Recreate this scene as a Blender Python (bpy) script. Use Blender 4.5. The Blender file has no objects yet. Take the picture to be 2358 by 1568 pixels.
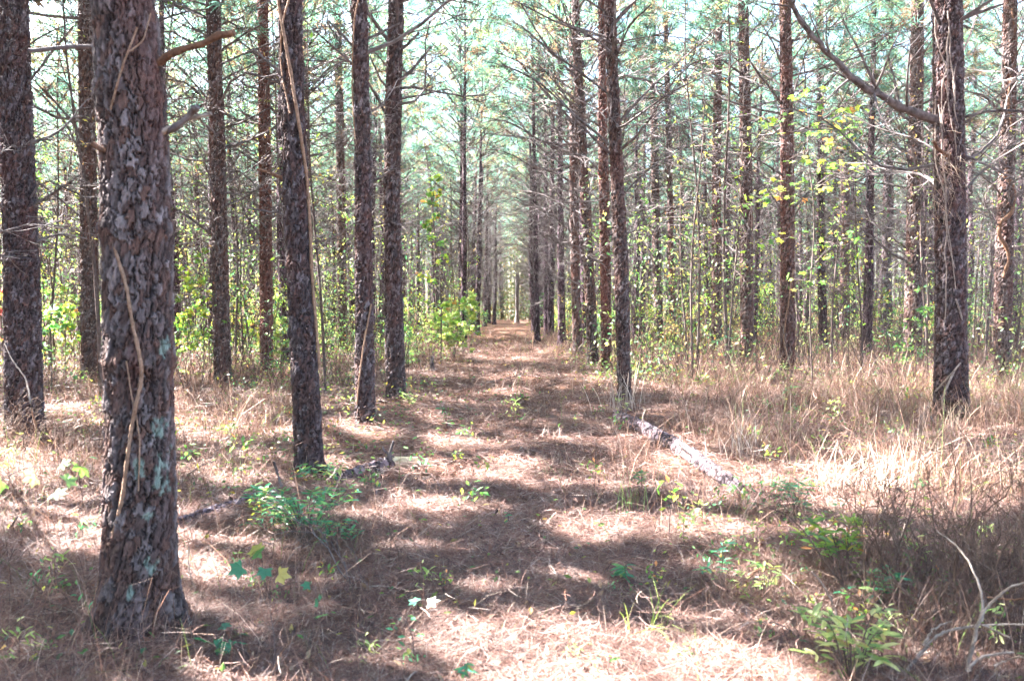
import bpy, math
import numpy as np
R0 = np.random.default_rng(11)
sc = bpy.context.scene
COL = sc.collection
# ------------------------------------------------------------------ camera, sky, sun, exposure
FP, CX, CY, HOR, EYE = 1834.0, 1179.0, 784.0, 700.0, 1.6
PITCH = math.atan((CY - HOR) / FP)
cam = bpy.data.cameras.new('camera'); camo = bpy.data.objects.new('camera', cam); COL.objects.link(camo)
camo.location = (0, 0, EYE); camo.rotation_euler = (math.pi / 2 - PITCH, 0, 0)
cam.lens = 28; cam.sensor_width = 36; cam.clip_start = 0.05; cam.clip_end = 2000
cam.dof.use_dof = True; cam.dof.focus_distance = 11.0; cam.dof.aperture_fstop = 3.2
sc.camera = camo
SEL, SAZ = math.radians(43), math.atan2(-0.95, 0.42)          # sun height; bearing clockwise from +Y
SUN = np.array([math.cos(SEL) * math.sin(SAZ), math.cos(SEL) * math.cos(SAZ), math.sin(SEL)])
w = bpy.data.worlds.new('World'); sc.world = w; w.use_nodes = True
nt = w.node_tree; bg = nt.nodes['Background']; sky = nt.nodes.new('ShaderNodeTexSky')
sky.sky_type = 'NISHITA'; sky.sun_disc = False; sky.sun_elevation = SEL; sky.sun_rotation = SAZ
sky.air_density = 1.0; sky.dust_density = 2.5; sky.ozone_density = 1.0
nt.links.new(sky.outputs[0], bg.inputs[0]); bg.inputs[1].default_value = 0.05
sl = bpy.data.lights.new('sun', 'SUN'); sl.energy = 5.0; sl.angle = math.radians(0.53); sl.color = (1, 0.97, 0.95)
so = bpy.data.objects.new('sun', sl); COL.objects.link(so)
from mathutils import Vector, Matrix
so.rotation_euler = Vector(SUN).to_track_quat('Z', 'Y').to_euler(); so.location = (0, 0, 40)
sc.view_settings.view_transform = 'Standard'; sc.view_settings.look = 'None'
sc.view_settings.exposure = 4.5; sc.view_settings.gamma = 1.0
sc.render.engine = 'CYCLES'
cy = sc.cycles; cy.use_adaptive_sampling = True; cy.adaptive_threshold = 0.03; cy.max_bounces = 5; cy.diffuse_bounces = 3; cy.glossy_bounces = 2; cy.transmission_bounces = 4
cy.transparent_max_bounces = 4; cy.use_denoising = True; cy.caustics_reflective = False; cy.caustics_refractive = False

# ------------------------------------------------------------------ pixel (2358 x 1568 view of the photo) <-> world
ca, sa = math.cos(PITCH), math.sin(PITCH)
def ray(px, py):
    u, v = (px - CX) / FP, (CY - py) / FP
    return np.array([u, ca + v * sa, -sa + v * ca])
def at(px, py, Y):
    d = ray(px, py); return np.array([0, 0, EYE]) + d * (Y / d[1])
def gh(x, y):
    x = np.asarray(x, float); y = np.asarray(y, float)
    b = 0.07 * np.exp(-((np.abs(x) - 2.1) / 0.8) ** 2) * np.clip((y - 4) / 6, 0, 1)
    n = 0.035 * np.sin(x * 0.9 + 1.3) * np.cos(y * 0.7) + 0.02 * np.sin(x * 2.3 + y * 1.9) + 0.012 * np.sin(x * 5.1 - y * 4.3)
    far = 0.25 * np.clip((np.abs(x) - 3) / 12, 0, 1) * np.sin(y * 0.13 + x * 0.1)
    return b + n * np.clip(1.2 - np.abs(y) / 200, 0, 1) + far * np.clip((np.hypot(x, y) - 8) / 30, 0, 1)
def ground(px, py):
    d = ray(px, py); z = 0.0
    for _ in range(4):
        t = (z - EYE) / d[2]; x, y = d[0] * t, d[1] * t; z = float(gh(x, y))
    return np.array([x, y, z])

# ------------------------------------------------------------------ materials
def newmat(name):
    m = bpy.data.materials.new(name); m.use_nodes = True
    return m, m.node_tree, m.node_tree.nodes['Principled BSDF']
def ramp(nt, stops, fac=None):
    r = nt.nodes.new('ShaderNodeValToRGB'); e = r.color_ramp.elements
    while len(e) < len(stops): e.new(0.5)
    for k, (p, c) in enumerate(stops): e[k].position = p; e[k].color = (*c, 1)
    if fac is not None: nt.links.new(fac, r.inputs[0])
    return r
def tex(nt, kind, scale, mapping=(1, 1, 1), **kw):
    tc = nt.nodes.new('ShaderNodeTexCoord'); mp = nt.nodes.new('ShaderNodeMapping'); mp.inputs['Scale'].default_value = mapping
    nt.links.new(tc.outputs['Object'], mp.inputs[0])
    t = nt.nodes.new(kind); t.inputs['Scale'].default_value = scale
    for k, v in kw.items():
        if k in ('feature',): setattr(t, k, v)
        else: t.inputs[k].default_value = v
    nt.links.new(mp.outputs[0], t.inputs['Vector']); return t
def mixc(nt, a, b, fac, mode='MIX'):
    m = nt.nodes.new('ShaderNodeMix'); m.data_type = 'RGBA'; m.blend_type = mode
    for s, v in ((m.inputs[0], fac), (m.inputs[6], a), (m.inputs[7], b)):
        if hasattr(v, 'links'): nt.links.new(v, s)
        elif isinstance(v, tuple): s.default_value = (*v, 1)
        else: s.default_value = v
    return m.outputs[2]
def bump(nt, bs, h, dist, strength=1.0):
    b = nt.nodes.new('ShaderNodeBump'); b.inputs['Distance'].default_value = dist; b.inputs['Strength'].default_value = strength
    nt.links.new(h, b.inputs['Height']); nt.links.new(b.outputs[0], bs.inputs['Normal'])
def attr(nt, name='col'):
    a = nt.nodes.new('ShaderNodeAttribute'); a.attribute_name = name; return a.outputs['Color']

def bark_material(name, tint=(1, 1, 1), hero=False):
    m, nt, bs = newmat(name); L = nt.links
    bs.inputs['Roughness'].default_value = 0.9; bs.inputs['Specular IOR Level'].default_value = 0.15
    no = tex(nt, 'ShaderNodeTexNoise', 55 if hero else 18, (1, 1, 0.5), Detail=6, Roughness=0.7)
    if hero:
        base = attr(nt)
        v = ramp(nt, [(0.3, (0.55, 0.55, 0.55)), (0.7, (1.35, 1.3, 1.35))], no.outputs[0])
        c = mixc(nt, base, v.outputs[0], 1.0, 'MULTIPLY')
        bump(nt, bs, no.outputs[0], 0.012)
    else:
        vo = tex(nt, 'ShaderNodeTexVoronoi', 17, (1, 1, 0.42), feature='DISTANCE_TO_EDGE')
        vc = tex(nt, 'ShaderNodeTexVoronoi', 17, (1, 1, 0.42))
        e = ramp(nt, [(0.02, (0.025, 0.018, 0.019)), (0.16, (0.10, 0.076, 0.08))], vo.outputs['Distance'])
        sp = nt.nodes.new('ShaderNodeSeparateColor'); L.new(vc.outputs['Color'], sp.inputs[0])
        v = ramp(nt, [(0.0, (0.5, 0.43, 0.43)), (0.5, (1.0, 0.9, 0.98)), (1.0, (1.6, 1.5, 1.62))], sp.outputs[0])
        c = mixc(nt, e.outputs[0], v.outputs[0], 1.0, 'MULTIPLY')
        n2 = ramp(nt, [(0.3, (0.7, 0.62, 0.62)), (0.7, (1.3, 1.3, 1.36))], no.outputs[0])
        c = mixc(nt, c, n2.outputs[0], 1.0, 'MULTIPLY')
        oi = nt.nodes.new('ShaderNodeObjectInfo')
        tr = ramp(nt, [(0.0, (0.85, 0.75, 0.72)), (0.5, (1.05, 1.0, 1.04)), (1.0, (1.4, 1.3, 1.35))], oi.outputs['Random'])
        c = mixc(nt, c, tr.outputs[0], 1.0, 'MULTIPLY')
        ad = nt.nodes.new('ShaderNodeMath'); ad.operation = 'MULTIPLY_ADD'; ad.inputs[1].default_value = 0.5
        mn = nt.nodes.new('ShaderNodeMath'); mn.operation = 'MINIMUM'; mn.inputs[1].default_value = 0.2
        L.new(vo.outputs['Distance'], mn.inputs[0]); L.new(no.outputs[0], ad.inputs[0]); L.new(mn.outputs[0], ad.inputs[2])
        bump(nt, bs, ad.outputs[0], 0.10)
    L.new(mixc(nt, c, tint, 1.0, 'MULTIPLY'), bs.inputs['Base Color'])
    return m
def leafy(name, transl=0.5, rough=0.5, gain=1.0, spec=0.3, yl=(1.25, 1.35, 0.75)):
    m, nt, bs = newmat(name); L = nt.links
    c = attr(nt)
    if gain != 1.0: c = mixc(nt, c, (gain, gain, gain), 1.0, 'MULTIPLY')
    L.new(c, bs.inputs['Base Color']); bs.inputs['Roughness'].default_value = rough; bs.inputs['Specular IOR Level'].default_value = spec
    if transl > 0:
        t = nt.nodes.new('ShaderNodeBsdfTranslucent'); L.new(mixc(nt, c, yl, 1.0, 'MULTIPLY'), t.inputs[0])
        mx = nt.nodes.new('ShaderNodeMixShader'); mx.inputs[0].default_value = transl
        L.new(bs.outputs[0], mx.inputs[1]); L.new(t.outputs[0], mx.inputs[2])
        L.new(mx.outputs[0], nt.nodes['Material Output'].inputs[0])
    return m
M = {}
M['bark'] = bark_material('pine_bark')
M['bark_hero'] = bark_material('pine_bark_plates', hero=True)
M['needle'] = leafy('pine_needles', 0.6, 0.45, yl=(1.15, 1.25, 1.0))
M['leaf'] = leafy('leaf', 0.5, 0.4, spec=0.5)
M['straw'] = leafy('pine_straw', 0.15, 0.6, yl=(1.1, 1.0, .95))
M['dry'] = leafy('dry_grass', 0.25, 0.6, yl=(1.1, 1.0, .9))
def twig_mat(name, a, b, sc_=9):
    m, nt, bs = newmat(name); no = tex(nt, 'ShaderNodeTexNoise', sc_, Detail=5, Roughness=0.7)
    r = ramp(nt, [(0.35, a), (0.68, b)], no.outputs[0]); nt.links.new(r.outputs[0], bs.inputs['Base Color'])
    bs.inputs['Roughness'].default_value = 0.85; bs.inputs['Specular IOR Level'].default_value = 0.2
    bump(nt, bs, no.outputs[0], 0.01); return m
M['twig'] = twig_mat('dead_twig', (0.05, 0.040, 0.038), (0.20, 0.165, 0.16))
M['brush'] = twig_mat('dead_brush', (0.05, 0.032, 0.025), (0.20, 0.13, 0.095), 6)
M['vine'] = twig_mat('vine_bark', (0.16, 0.09, 0.055), (0.36, 0.23, 0.16), 30)
M['pale'] = twig_mat('bleached_wood', (0.15, 0.115, 0.095), (0.42, 0.34, 0.28), 20)
M['dull'] = twig_mat('weathered_vine', (0.15, 0.11, 0.09), (0.36, 0.29, 0.25), 20)
M['stem'] = twig_mat('sapling_bark', (0.06, 0.042, 0.036), (0.14, 0.105, 0.095), 20)
M['orange'] = twig_mat('peeled_branch', (0.09, 0.045, 0.03), (0.24, 0.13, 0.08), 40)
M['log'] = twig_mat('lichened_log', (0.04, 0.038, 0.038), (0.24, 0.25, 0.22), 22)
M['logbark'] = bark_material('log_bark', (1.9, 2.4, 2.25))
M['rot'] = twig_mat('rotten_wood', (0.28, 0.20, 0.11), (0.60, 0.50, 0.33), 22)
m, nt, bs = newmat('forest_floor')
n1 = tex(nt, 'ShaderNodeTexNoise', 1.1, Detail=8, Roughness=0.7); n2 = tex(nt, 'ShaderNodeTexNoise', 40, (1, 1, 1), Detail=8, Roughness=0.8)
c1 = ramp(nt, [(0.35, (0.09, 0.05, 0.036)), (0.65, (0.17, 0.10, 0.07))], n1.outputs[0])
c2 = ramp(nt, [(0.3, (0.4, 0.38, 0.38)), (0.7, (1.5, 1.4, 1.35))], n2.outputs[0])
nt.links.new(mixc(nt, c1.outputs[0], c2.outputs[0], 1.0, 'MULTIPLY'), bs.inputs['Base Color']); bs.inputs['Roughness'].default_value = 1
bs.inputs['Specular IOR Level'].default_value = 0.05; bump(nt, bs, n2.outputs[0], 0.05); M['floor'] = m

# ------------------------------------------------------------------ mesh helpers
def mesh(name, parts, mats, smooth=False):
    """parts: list of (V, F, col or None, material index); F (m,4) or (m,3)."""
    Vs, Cs, loops, tot, mi = [], [], [], [], []; off = 0; anyc = any(p[2] is not None for p in parts)
    for V, F, C, k in parts:
        V = np.asarray(V, np.float32); F = np.asarray(F, np.int64)
        Vs.append(V); loops.append((F + off).ravel()); tot.append(np.full(len(F), F.shape[1])); mi.append(np.full(len(F), k))
        if anyc: Cs.append(np.ones((len(V), 3)) if C is None else np.broadcast_to(C, (len(V), 3)))
        off += len(V)
    V = np.concatenate(Vs); loops = np.concatenate(loops); tot = np.concatenate(tot); mi = np.concatenate(mi)
    me = bpy.data.meshes.new(name)
    me.vertices.add(len(V)); me.vertices.foreach_set('co', V.ravel())
    me.loops.add(len(loops)); me.loops.foreach_set('vertex_index', loops.astype(np.int32))
    me.polygons.add(len(tot)); me.polygons.foreach_set('loop_start', (np.cumsum(tot) - tot).astype(np.int32))
    for mt in mats: me.materials.append(M[mt])
    me.polygons.foreach_set('material_index', mi.astype(np.int32))
    me.polygons.foreach_set('use_smooth', np.full(len(tot), smooth))
    if anyc:
        a = me.color_attributes.new('col', 'FLOAT_COLOR', 'POINT')
        a.data.foreach_set('color', np.concatenate([np.concatenate(Cs), np.ones((len(V), 1))], 1).astype(np.float32).ravel())
    me.update(calc_edges=True); return me
def link(name, me, parent=None, loc=None):
    o = bpy.data.objects.new(name, me); COL.objects.link(o)
    if parent is not None: o.parent = parent
    if loc is not None: o.location = loc
    return o
def thing(name, label, cat, loc, group=None, rz=0.0):
    o = bpy.data.objects.new(name, None); COL.objects.link(o); o.location = loc; o.rotation_euler = (0, 0, rz); o.empty_display_size = 0.2
    tag(o, label, cat, group); return o
def tag(o, label, cat, group=None, kind=None):
    if label: o['label'] = label
    if cat: o['category'] = cat
    if group: o['group'] = group
    if kind: o['kind'] = kind
    return o
def nrm(a): return a / (np.linalg.norm(a, axis=-1, keepdims=True) + 1e-9)
def tubes(P, R, s=4, cap=False):
    P = np.asarray(P, float); R = np.asarray(R, float)
    if P.ndim == 2: P = P[None]; R = R[None]
    n, k, _ = P.shape
    T = nrm(np.gradient(P, axis=1)); ov = nrm(P[:, -1] - P[:, 0])
    ref = np.where(np.abs(ov[:, 2:3]) > 0.8, [[1., 0, 0]], [[0, 0, 1.]])[:, None, :]
    A = nrm(np.cross(T, ref)); B = np.cross(T, A)
    th = np.arange(s) / s * 2 * np.pi
    V = P[:, :, None] + R[:, :, None, None] * (A[:, :, None] * np.cos(th)[None, None, :, None] + B[:, :, None] * np.sin(th)[None, None, :, None])
    i = np.arange(n)[:, None, None] * k * s + np.arange(k - 1)[None, :, None] * s
    j = np.arange(s)[None, None]; j2 = (j + 1) % s
    F = np.stack([i + j, i + j2, i + s + j2, i + s + j], -1).reshape(-1, 4)
    V = V.reshape(-1, 3)
    if cap and n == 1:
        c = np.stack([P[0, 0], P[0, -1]]); b = len(V); V = np.concatenate([V, c])
        jj = np.arange(s); j3 = (jj + 1) % s
        F = np.concatenate([F, np.stack([jj * 0 + b, j3, jj, jj * 0 + b], -1)[:, :4] * 1])[:len(F)]
        T1 = np.stack([np.full(s, b), j3, jj], -1); T2 = np.stack([np.full(s, b + 1), (k - 1) * s + jj, (k - 1) * s + j3], -1)
        return V, F, np.concatenate([T1, T2])
    return V, F
def spline(pts, n):
    pts = np.asarray(pts, float); t = np.arange(len(pts)); u = np.linspace(0, len(pts) - 1, n)
    if len(pts) < 3: return np.stack([np.interp(u, t, pts[:, c]) for c in range(pts.shape[1])], 1)
    ext = np.concatenate([[2 * pts[0] - pts[1]], pts, [2 * pts[-1] - pts[-2]]]); i = np.minimum(u.astype(int), len(pts) - 2); f = (u - i)[:, None]
    p0, p1, p2, p3 = ext[i], ext[i + 1], ext[i + 2], ext[i + 3]
    return 0.5 * (2 * p1 + (p2 - p0) * f + (2 * p0 - 5 * p1 + 4 * p2 - p3) * f ** 2 + (3 * p1 - p0 - 3 * p2 + p3) * f ** 3)
def ribbons(P, W, S):
    n, k, _ = P.shape
    V = np.stack([P - S[:, None] * W[..., None] / 2, P + S[:, None] * W[..., None] / 2], 2).reshape(-1, 3)
    i = np.arange(n)[:, None] * k * 2 + np.arange(k - 1)[None] * 2
    return V, np.stack([i, i + 1, i + 3, i + 2], -1).reshape(-1, 4)
def rep(C, m): return np.repeat(C, m, axis=0)
LANCE = (np.array([[0, 0, 0], [.3, .13, .05], [.3, -.13, .05], [.7, .11, .02], [.7, -.11, .02], [1, 0, -.08], [.3, 0, 0], [.7, 0, -.03]], float),
         np.array([[0, 6, 1, 0], [0, 2, 6, 0], [6, 7, 3, 1], [2, 4, 7, 6], [7, 5, 3, 7], [4, 5, 7, 4]])[:, :4])
OVAL = (np.array([[0, 0, 0], [.5, .24, .05], [1, 0, -.06], [.5, -.24, .05]], float), np.array([[0, 1, 2, 3]]))
def star():
    V = [[0.05, 0, 0]]
    for k in range(5):
        a = math.radians(-104 + 52 * k); r = [0.75, 0.95, 1.05, 0.95, 0.75][k]
        if k: b = a - math.radians(26); V.append([0.12 + .50 * math.cos(b), .50 * math.sin(b), .05])
        for da, rr in ((-15, .70), (0, 1), (15, .70)):
            b = a + math.radians(da); V.append([0.12 + .8 * r * rr * math.cos(b), .8 * r * rr * math.sin(b), -.06 * rr + .03])
    V = np.array(V); n = len(V)
    return V, np.array([[0, i, i + 1] for i in range(1, n - 1)])
STAR = star()
def leaves(tpl, O, D, N, S, C):
    """place a leaf template at origins O along directions D, facing N, size S, colour C"""
    V0, F0 = tpl; D = nrm(D); Y = nrm(np.cross(N, D)); Z = np.cross(D, Y)
    V = O[:, None] + S[:, None, None] * (V0[None, :, 0:1] * D[:, None] + V0[None, :, 1:2] * Y[:, None] + V0[None, :, 2:3] * Z[:, None])
    F = (np.arange(len(O))[:, None, None] * len(V0) + F0[None]).reshape(-1, F0.shape[1])
    if tpl is LANCE: # drop doubled corner: turn into triangles and quads
        F = F.reshape(-1, 4)
        q = F[F[:, 0] != F[:, 3]]; t = F[F[:, 0] == F[:, 3]][:, :3]
        return V.reshape(-1, 3), q, t, rep(C, len(V0))
    return V.reshape(-1, 3), F, None, rep(C, len(V0))
def leafparts(tpl, O, D, N, S, C, mi=0):
    V, F, T, c = leaves(tpl, O, D, N, S, C)
    if T is None: return [(V, F, c, mi)]
    # same vertices used by both sets: append as two parts
    return [(V, F, c, mi), (V, T, c, mi)]
def hsh(a, b, s=0.0):
    v = np.sin(a * 127.1 + b * 311.7 + s * 74.7) * 43758.5453; return v - np.floor(v)
def vnoise(x, y, s=0.0, wrap=None):
    xi, yi = np.floor(x), np.floor(y); fx, fy = x - xi, y - yi; fx = fx * fx * (3 - 2 * fx); fy = fy * fy * (3 - 2 * fy)
    W = (lambda q: np.mod(q, wrap)) if wrap else (lambda q: q)
    a, b, c, d = hsh(W(xi), yi, s), hsh(W(xi + 1), yi, s), hsh(W(xi), yi + 1, s), hsh(W(xi + 1), yi + 1, s)
    return (a * (1 - fx) + b * fx) * (1 - fy) + (c * (1 - fx) + d * fx) * fy
def plates(u, v, wrap, s=0.0):
    """cellular bark: returns edge distance (0 in the cracks) and a random number per plate"""
    ui, vi = np.floor(u), np.floor(v); f1 = np.full(u.shape, 9.); f2 = f1.copy(); idr = np.zeros(u.shape)
    for di in (-1, 0, 1):
        for dj in (-1, 0, 1):
            cu, cv = ui + di, vi + dj; wu = np.mod(cu, wrap)
            px_, py_ = cu + 0.15 + 0.7 * hsh(wu, cv, s), cv + 0.1 + 0.8 * hsh(wu, cv, s + 3)
            d = np.hypot((u - px_) * 1.1, v - py_); r = hsh(wu, cv, s + 7)
            m_ = d < f1; f2 = np.where(m_, f1, np.minimum(f2, d)); idr = np.where(m_, r, idr); f1 = np.minimum(f1, d)
    return f2 - f1, idr

# ------------------------------------------------------------------ ground, path
xs = np.sign(np.linspace(-1, 1, 161)) * np.abs(np.linspace(-1, 1, 161)) ** 2.6 * 420
ys = np.concatenate([[-400, -200, -100, -50, -25, -12, -6, -3], np.linspace(0, 30, 121), 30 * 1.06 ** np.arange(1, 50)])
X, Y = np.meshgrid(xs, ys, indexing='ij'); n_, k_ = X.shape
V = np.stack([X, Y, gh(X, Y)], -1).reshape(-1, 3)
i = (np.arange(n_ - 1)[:, None] * k_ + np.arange(k_ - 1)[None]); F = np.stack([i, i + k_, i + k_ + 1, i + 1], -1).reshape(-1, 4)
g = link('ground', mesh('ground', [(V, F, None, 0)], ['floor'], True)); tag(g, None, None, kind='structure')
xs = np.linspace(-1.25, 1.25, 21); ys = np.linspace(-6, 140, 700); X, Y = np.meshgrid(xs, ys, indexing='ij'); n_, k_ = X.shape
X = X * (1 + 0.12 * np.sin(Y * 0.8))
V = np.stack([X, Y, gh(X, Y) + 0.012 - 0.02 * (np.abs(X) / 1.3) ** 4], -1).reshape(-1, 3)
i = (np.arange(n_ - 1)[:, None] * k_ + np.arange(k_ - 1)[None]); F = np.stack([i, i + k_, i + k_ + 1, i + 1], -1).reshape(-1, 4)
g = link('path', mesh('path', [(V, F, None, 0)], ['floor'], True)); tag(g, None, None, kind='structure')

# ------------------------------------------------------------------ dead limbs (bare, whorled, with fine twigs)
def limb(rng, L=1.8, r0=0.014, ntw=9, sub=2, s=3, asc=0.5, droop=0.0):
    k = 8; t = np.linspace(0, 1, k)
    w1, w2 = rng.normal(0, .07, 2), rng.normal(0, .05, 2)
    zc = asc * t + (0.18 - droop) * np.sin(t * 2.2) * rng.uniform(-.6, 1) + w2[0] * np.sin(t * 7)
    yc = w1[0] * np.sin(t * 3) + w1[1] * np.sin(t * 6.5)
    P = np.stack([t, yc, zc], 1) * L; out = [tubes(P, r0 * (1 - .82 * t) , s)]
    TP, TR = [], []
    for q in range(ntw):
        tt = rng.uniform(.15, .97); o = np.array([np.interp(tt, t, P[:, c]) for c in range(3)])
        a = rng.choice([-1, 1]) * rng.uniform(.45, 1.0); e = rng.uniform(-.25, .6); l = L * rng.uniform(.15, .4) * (1.15 - tt * .6)
        d = np.array([math.cos(a) * math.cos(e), math.sin(a) * math.cos(e), math.sin(e)]); bd = rng.normal(0, .12, 3)
        u = np.linspace(0, 1, 4)[:, None]; TP.append(o + l * (d * u + bd * u * u)); TR.append(r0 * (.42 - .2 * tt) * (1 - .7 * u[:, 0]))
        for _ in range(sub):
            o2 = TP[-1 - _][rng.integers(1, 4)] if _ == 0 else TP[-1 - _][2]
            d2 = nrm(d + rng.normal(0, .55, 3)); l2 = l * rng.uniform(.3, .6)
            TP.append(o2 + l2 * (d2 * u + rng.normal(0, .12, 3) * u * u)); TR.append(r0 * .15 * (1 - .5 * u[:, 0]) + .0018)
    if TP: out.append(tubes(np.array(TP), np.array(TR), 3))
    V, F, off = [], [], 0
    for v, f in out: V.append(v); F.append(f + off); off += len(v)
    return np.concatenate(V), np.concatenate(F)
rl = np.random.default_rng(5)
LIMBS = [limb(rl, 1.0, 0.0098, 13, 2, 4, asc=rl.uniform(.15, .75)) for _ in range(14)]
LIMB_ME = [mesh('branch', [(v, f, None, 0)], ['twig']) for v, f in LIMBS]
def xform(V, s, az, tilt=0.0, loc=(0, 0, 0)):
    V = V * s; c, s_ = math.cos(tilt), math.sin(tilt)
    V = np.stack([V[:, 0] * c - V[:, 2] * s_, V[:, 1], V[:, 0] * s_ + V[:, 2] * c], 1)
    c, s_ = math.cos(az), math.sin(az)
    return np.stack([V[:, 0] * c - V[:, 1] * s_, V[:, 0] * s_ + V[:, 1] * c, V[:, 2]], 1) + np.asarray(loc)

# ------------------------------------------------------------------ pine crowns
def crown(seed, H=15.5, base=7.6, nb=58, dens=1.0):
    r = np.random.default_rng(seed); LV = []; tufts = []
    for b in range(nb):
        f = (b + r.random()) / nb; z = base + (H - base) * f ** 0.85; az = b * 2.4 + r.normal(0, .4)
        L = (0.5 + 2.7 * (1 - f) ** 0.7) * r.uniform(.75, 1.15); el = 0.3 + .7 * f + r.normal(0, .12)
        t = np.linspace(0, 1, 6); rr = t * L * math.cos(el); zz = z + t * L * math.sin(el) + .12 * L * np.sin(t * 3)
        wob = r.normal(0, .1) * L * t * t
        P = np.stack([rr * math.cos(az) - wob * math.sin(az), rr * math.sin(az) + wob * math.cos(az), zz], 1)
        LV.append((P, 0.022 * (1 - .75 * t)))
        nt_ = int((5 + 10 * (1 - f)) * dens)
        for q in range(nt_):
            tt = r.uniform(.3, 1.0) if q else 1.0
            o = np.array([np.interp(tt, t, P[:, c]) for c in range(3)]); d = nrm(P[-1] - P[0])
            side = nrm(np.cross(d, [0, 0, 1])) * r.choice([-1, 1]); l = r.uniform(.15, .6) * (1.2 - tt) * L * .5 + .08
            dd = nrm(d * .7 + side * r.uniform(.3, 1.0) + np.array([0, 0, r.normal(.25, .25)]))
            if q == 0: dd = d
            e = o + dd * l; LV.append((np.linspace(o, e, 6), np.full(6, .006)))
            tufts.append((*e, *dd, f))
            if l > .3: tufts.append((*(o + dd * l * .55), *dd, f))
    P = np.array([p for p, _ in LV]); Rr = np.array([q for _, q in LV])
    return P, Rr, np.array(tufts)
def crown_mesh(data, keep=None, seed=0, nn=14, wid=0.0135):
    P, Rr, T = data; r = np.random.default_rng(seed + 100)
    lv, lf = tubes(P, Rr, 3)
    n = len(T); D = rep(T[:, 3:6], nn); O = rep(T[:, :3], nn); f = rep(T[:, 6], nn)
    dd = nrm(D * .55 + r.normal(0, .55, D.shape)); l = r.uniform(.17, .30, len(O))
    O = O - D * r.uniform(0, .14, len(O))[:, None]
    S = nrm(np.cross(dd, r.normal(0, 1, dd.shape)))
    u = np.linspace(0, 1, 3)[None, :, None]
    Pn = O[:, None] + dd[:, None] * l[:, None, None] * u; Pn[:, :, 2] -= .05 * u[0, :, 0] ** 2
    W = np.stack([np.full(len(O), wid * .8), np.full(len(O), wid), np.full(len(O), wid * .2)], 1)
    tc = r.random(n); green = np.array([0.10, 0.18, 0.12]); blue = np.array([0.085, 0.205, 0.20]); yel = np.array([.20, .23, .11]); brn = np.array([.20, .115, .075])
    C = green + (blue - green) * tc[:, None] * 1.0; y_ = (r.random(n) < .15)[:, None]; C = np.where(y_, yel, C)
    b_ = (r.random(n) < np.clip(.40 - T[:, 6] * 1.1, .02, 1))[:, None]; C = np.where(b_, brn, C)
    C = rep(C * r.uniform(.55, 1.35, (n, 1)), nn) * r.uniform(.75, 1.3, (n * nn, 1))
    kk = np.ones(n, bool) if keep is None else keep
    m_ = rep(kk, nn); V, F = ribbons(Pn[m_], W[m_], S[m_])
    return mesh('crown', [(V, F, rep(C[m_], 6), 0), (lv, lf, None, 1)], ['needle', 'twig'])
NV = 7
CRD = [crown(40 + i, H=15 + (i % 3) * 0.7, base=6.0 + (i % 4) * 0.6) for i in range(NV)]
CRM = [crown_mesh(CRD[i], seed=i) for i in range(NV)]; CRS = [crown_mesh(CRD[i], seed=i, nn=15, wid=.075) for i in range(NV)]  # CRS: needles broadened so the unseen crowns cast denser shade
# places the sun reaches, from the photo: (px, py, rx, ry) ellipses on the ground, then 3D spots on trunks
LIT = [(1330, 1510, 300, 50), (1450, 1610, 420, 70), (1480, 1215, 190, 20), (1650, 1235, 120, 12), (1920, 1120, 260, 34), (2180, 1165, 170, 24), (1610, 1085, 80, 30), (2230, 1003, 150, 9),
      
       (1190, 1082, 150, 9), (1130, 1030, 170, 9), (1060, 1003, 90, 7), (1110, 930, 90, 8), (1180, 905, 60, 5), (1020, 868, 70, 6), (1200, 870, 90, 4), (1190, 830, 70, 3),
       (1180, 800, 60, 3), (620, 950, 60, 20), (560, 1010, 90, 14), (440, 875, 60, 6), (530, 1085, 120, 12), (620, 1450, 90, 16), (1000, 1500, 120, 16),
       (650, 860, 60, 6), (860, 1010, 60, 10), (80, 1130, 70, 10), (1250, 980, 80, 5), (330, 925, 60, 5), (1650, 840, 120, 5), (2000, 870, 100, 5), (1000, 960, 60, 5)]
LIT3 = [(2165, y, 11.0, .38) for y in (290, 380, 470, 560)] + [(815, y, 10.3, .3) for y in (100, 200, 300)] + [(1400, 150, 13.4, .3), (1320, 600, 22, .4), (1320, 700, 22, .4), (1800, 420, 18.1, .4), (1800, 300, 18.1, .4), (2170, 700, 11, .2),
        (1060, 700, 23, 1.0), (600, 730, 17, .8), (1900, 330, 14, .9), (1760, 470, 14, .7), (1940, 1230, 5.2, .25), (1930, 1430, 3.9, .35), (640, 1160, 6.8, .35), (990, 1380, 3.5, .2), (580, 1300, 3.4, .3), (700, 1370, 3.4, .2), (515, 1475, 3.5, .25), (140, 1090, 2.7, .3)]
SH = SUN[:2] / SUN[2]; shafts = []
for px, py, rx, ry in LIT:
    c = ground(px, py); ax = abs(ground(px + rx, py)[0] - c[0]); ay = abs(ground(px, py - ry)[1] - ground(px, py + ry)[1]) / 2
    big = len(shafts) < 8; e_ = .14 if big else .03; shafts.append((c[0] - SH[0] * c[2], c[1] - SH[1] * c[2], max(ax, .12) * (1 if big else .8) + e_, max(ay, .12) + e_))
for px, py, Yd, rr in LIT3:
    p = at(px, py, Yd); shafts.append((p[0] - SH[0] * p[2], p[1] - SH[1] * p[2], rr, rr))
shafts = np.array(shafts)
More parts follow.
